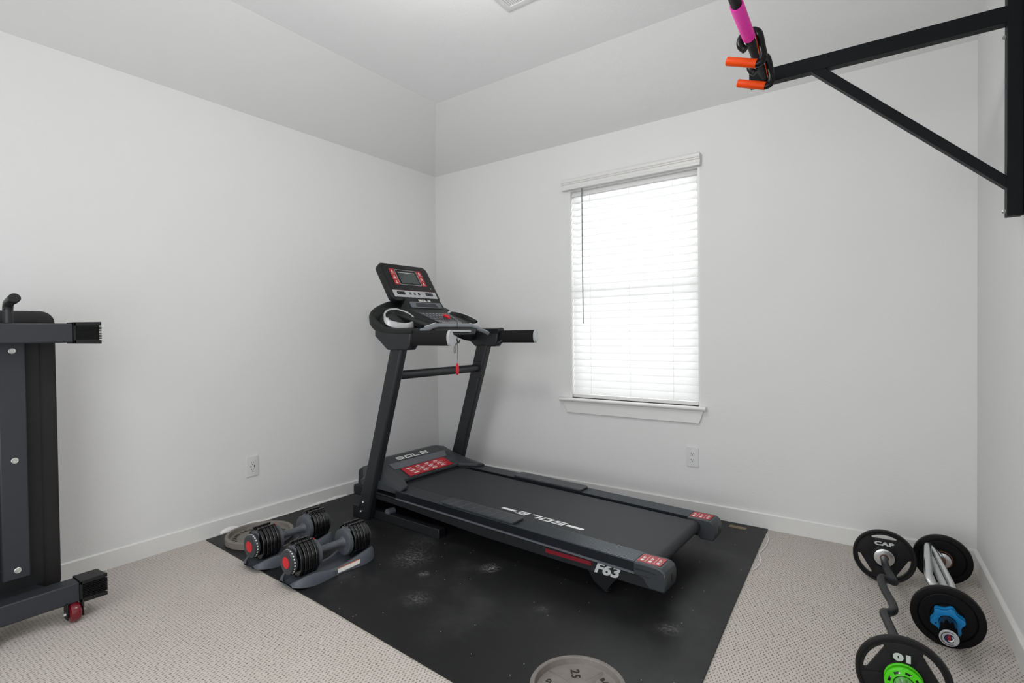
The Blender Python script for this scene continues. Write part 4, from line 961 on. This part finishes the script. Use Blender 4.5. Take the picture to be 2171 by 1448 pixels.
# ------------------------------------------------------------------ folded weight bench standing on end
def bench():
    O_ = Vector((.42, -2.71, 0)); root = empty('weight_bench', O_); tag(root, 'black folded weight bench standing upright against the left wall', 'weight bench')
    yc = -2.71
    L = lambda x, y, z: (x-O_.x, y-O_.y, z)
    def bx(x0, x1, y0, y1, z0, z1): return MB().box(x0-O_.x, x1-O_.x, y0-O_.y, y1-O_.y, z0, z1)
    # pad: rounded corners, cushioned
    vf = flat_shape([rrect(.270, 1.13, .040, 12)], .050, .007)
    mb = shape_mb(vf, frame(L(.292, yc, .660), (0, 1, 0), (0, 0, 1))); mb.build('pad', 'vinyl', root, ang=50)
    mb = bx(.327, .337, yc-.10, yc+.085, .13, 1.19); mb.build('pad_board', 'blackp', root)
    sp = bx(.337, .368, -2.750, -2.6705, .198, 1.12).build('spine', 'grindark', root, bevel=.004)
    for z in (1.076, .655, .232):
        b = MB().lathe([(0, .0112), (.0022, .0112), (.0035, .0095), (.0030, .007), (.0036, .0065), (.0036, 0)], L(.368, -2.708+.0, z), (1, 0, 0), 20).build('bolt', 'zinc', sp)
    for nm, z0, z1 in (('upper_crossbar', 1.104, 1.180), ('lower_crossbar', .073, .150)):
        cb = bx(.395, .470, -2.962, -2.545, z0, z1).build(nm, 'grindark', root, bevel=.005)
        for s in (0, 1):
            y0, y1 = ((-2.548, -2.458) if s == 0 else (-2.962, -2.872-.0))
            if s: y0, y1 = -3.052, -2.960
            e = cb
            mb = MB(); x0_, x1_ = .388-O_.x, .478-O_.x; a0, a1 = y0-O_.y, y1-O_.y; zt, zb = z1+.005, z0-.004
            mb.box(x0_, x1_-.006, a0, a1-.006, zb+.002, zt-.002)
            # top and bottom bands flare a little towards the open end
            mb.prism([(x0_, a0, zt-.015), (x1_, a0, zt-.015), (x1_, a1, zt-.013), (x1_-.012, a1-.004, zt-.013), (x0_, a1-.012, zt-.015)], (0, 0, .015))
            mb.prism([(x0_, a0, zb), (x1_, a0, zb), (x1_, a1, zb-.002), (x1_-.012, a1-.004, zb-.002), (x0_, a1-.012, zb)], (0, 0, .015))
            mb.box(x0_, x1_, a0, a0+.008, zb+.001, zt-.001)
            capo = mb.build('foot_cap', 'blackp', cb, bevel=.0015)
            m2 = MB(); n = 8
            for k in range(n):
                z = zb+.020+k*(zt-zb-.040)/(n-1)
                m2.box(x1_-.008, x1_-.0005, a0+.006, a1, z-.0018, z+.0018)
                m2.box(x0_, x1_-.004, a1-.007, a1-.003, z-.0018, z+.0018)
            m2.build('rubber_ribs', 'rubber', capo)
    bx(.368, .400, -2.745, -2.675, 1.115, 1.170).build('upper_link', 'blackm', root)
    bx(.300, .400, -2.775, -2.645, .085, .140).build('lower_link', 'blackm', root)
    mb = MB(); mb.prism([L(.335, -2.77, .140), L(.335, -2.65, .140), L(.40, -2.63, .140), L(.40, -2.79, .140)], (0, 0, .006)); mb.build('link_plate', 'blackm', root)
    MB().tube(smooth_path([L(.430, -2.728, 1.17), L(.430, -2.728, 1.215), L(.432, -2.728, 1.238), L(.450, -2.728, 1.256), L(.520, -2.727, 1.268)], 5), .0155, 18).build('handle', 'blackm', root, ang=60)
    MB().lathe([(0, 0), (0, .0175), (.030, .0175), (.034, .014), (.034, 0)], L(.498, -2.727, 1.2645), (.98, 0, .15), 24).build('handle_cap', 'blackp', root)
    for y in (-2.565, -2.822):
        w = MB().lathe([(-.019, .012), (-.019, .028), (-.014, .0350), (-.006, .0372), (.006, .0372), (.014, .0350), (.019, .028), (.019, .012)], L(.462, y, .0374), (0, 1, 0), 40).build('wheel', 'wheel', root)
        MB().tube([L(.462, y-.034, .0374), L(.462, y+.034, .0374)], .004, 10).build('axle', 'zinc', w)
        for s in (-1, 1):
            mb = bx(.440, .484, y+s*.0245-.0025, y+s*.0245+.0025, .018, .082); mb.build('wheel_fork', 'blackp', root, bevel=.002)
            MB().lathe([(0, .007), (.005, .006)], L(.462, y+s*.027, .0374), (0, s, 0), 10).build('axle_nut', 'zinc', w)
M['grindark'] = mat('charcoal_powder_coat', lin((40, 43, 49)), 0.45, var=0.08, bump=0.1, bscale=900)
bench()

# ------------------------------------------------------------------ wall mounted pull-up bar (n out of the wall, m towards the camera side, z up)
PW = empty('pull_up_bar', (3.422, 0, 0), R(180+1.9624))
tag(PW, 'black wall mounted pull-up bar with diagonal brace and pink taped grip', 'pull-up bar')
def pull_up():
    for m0 in (.866, 2.17):
        p = MB().box(.012, .052, m0-.020, m0+.020, 1.482, 2.62).build('wall_post', 'beam', PW, bevel=.002)
        MB().box(.0005, .013, m0-.030, m0+.028, 1.487, 2.60).build('wall_plate', 'beam', PW, bevel=.001)
        for z in (1.502, 2.07):
            MB().lathe([(0, .007), (.006, .007), (.009, .004)], (.052, m0-.004, z), (1, 0, 0), 6).build('bolt', 'zinc', p)
        MB().box(.05, .824, m0-.020, m0+.020, 2.108, 2.162).build('arm', 'beam', PW, bevel=.002)
        mb = MB(); y0, y1 = m0-.018, m0+.018
        mb.prism([(.608, y0, 2.110), (.560, y0, 2.110), (.05, y0, 1.612), (.05, y0, 1.572)], (0, y1-y0, 0)); mb.build('brace', 'beam', PW, bevel=.002)
    bar = MB().tube([(.768, .876, 2.130), (.768, 2.16, 2.130)], .0165, 24).build('grip_bar', 'beam', PW)
    mb = MB(); path = []; rr = []
    n = 40
    for k in range(n+1):
        t = k/n; path.append((.768, 1.235+.215*t, 2.130)); rr.append(.0195+.0012*((k % 3) == 0)+.0003*math.sin(k*2.1))
    mb.tube(path, rr, 24); mb.build('grip_tape', 'pink', bar, ang=60)
pull_up()
def hook(m, label):
    root = empty('hanging_grip', (3.422, 0, 0), R(180+1.9624)); tag(root, label, 'hanging grip')
    # centre line in the n-z plane
    pts = [(.789, 2.108), (.7985, 2.120), (.8005, 2.138), (.790, 2.155), (.773, 2.1620), (.755, 2.161), (.742, 2.150), (.736, 2.130), (.7305, 2.095), (.7265, 2.072), (.730, 2.052), (.742, 2.0445), (.752, 2.046)]
    off = Vector((3.422, 0, 0)); 
    P = smooth_path([(a, m, b) for a, b in pts], 6)
    MB().tube(P, .0125, 18).build('hook_arm', 'tube', root, ang=60)
    MB().lathe([(0, .0), (0, .0125), (.006, .0125), (.008, .010), (.008, 0)], P[0], Vector(P[0])-Vector(P[1]), 18).build('hook_tip', 'blackp', root)
    a = Vector((.748, m, 2.0452)); b = Vector((.845, m, 2.0815)); d = (b-a).normalized()
    MB().lathe([(0, .0), (0, .0145), (.002, .0150), ((b-a).length-.002, .0150), ((b-a).length, .0138), ((b-a).length, 0)], a, d, 24).build('orange_handle', 'orange', root)
    mb = MB()
    inner = [(.7885, 2.134), (.785, 2.143), (.775, 2.1485), (.762, 2.1490), (.752, 2.143), (.7475, 2.128), (.743, 2.100), (.739, 2.076)]
    mb.tube(smooth_path([(x, m, z) for x, z in inner], 4), .0020, 8, sy=4.2); mb.build('orange_liner', 'orange', root)
hook(1.205, 'orange handled black hanging grip next to the pink tape')
hook(1.005, 'orange handled black hanging grip beside the black support arm')

for o in bpy.data.objects:
    if o.parent is None and 'label' in o:
        b = o.name.split('.')[0]
        g = {'adjustable_dumbbell': 'adjustable dumbbells on the mat', 'dumbbell_cradle': 'dumbbell cradles on the mat', 'grip_weight_plate': 'grip plates on the curl bar',
             'smooth_weight_plate': 'smooth plates on the triceps bar', 'hanging_grip': 'orange grips hanging on the pull-up bar', 'iron_weight_plate': 'grey iron plates lying on the mat', 'wall_outlet': 'wall outlets'}.get(b)
        if g: o['group'] = g
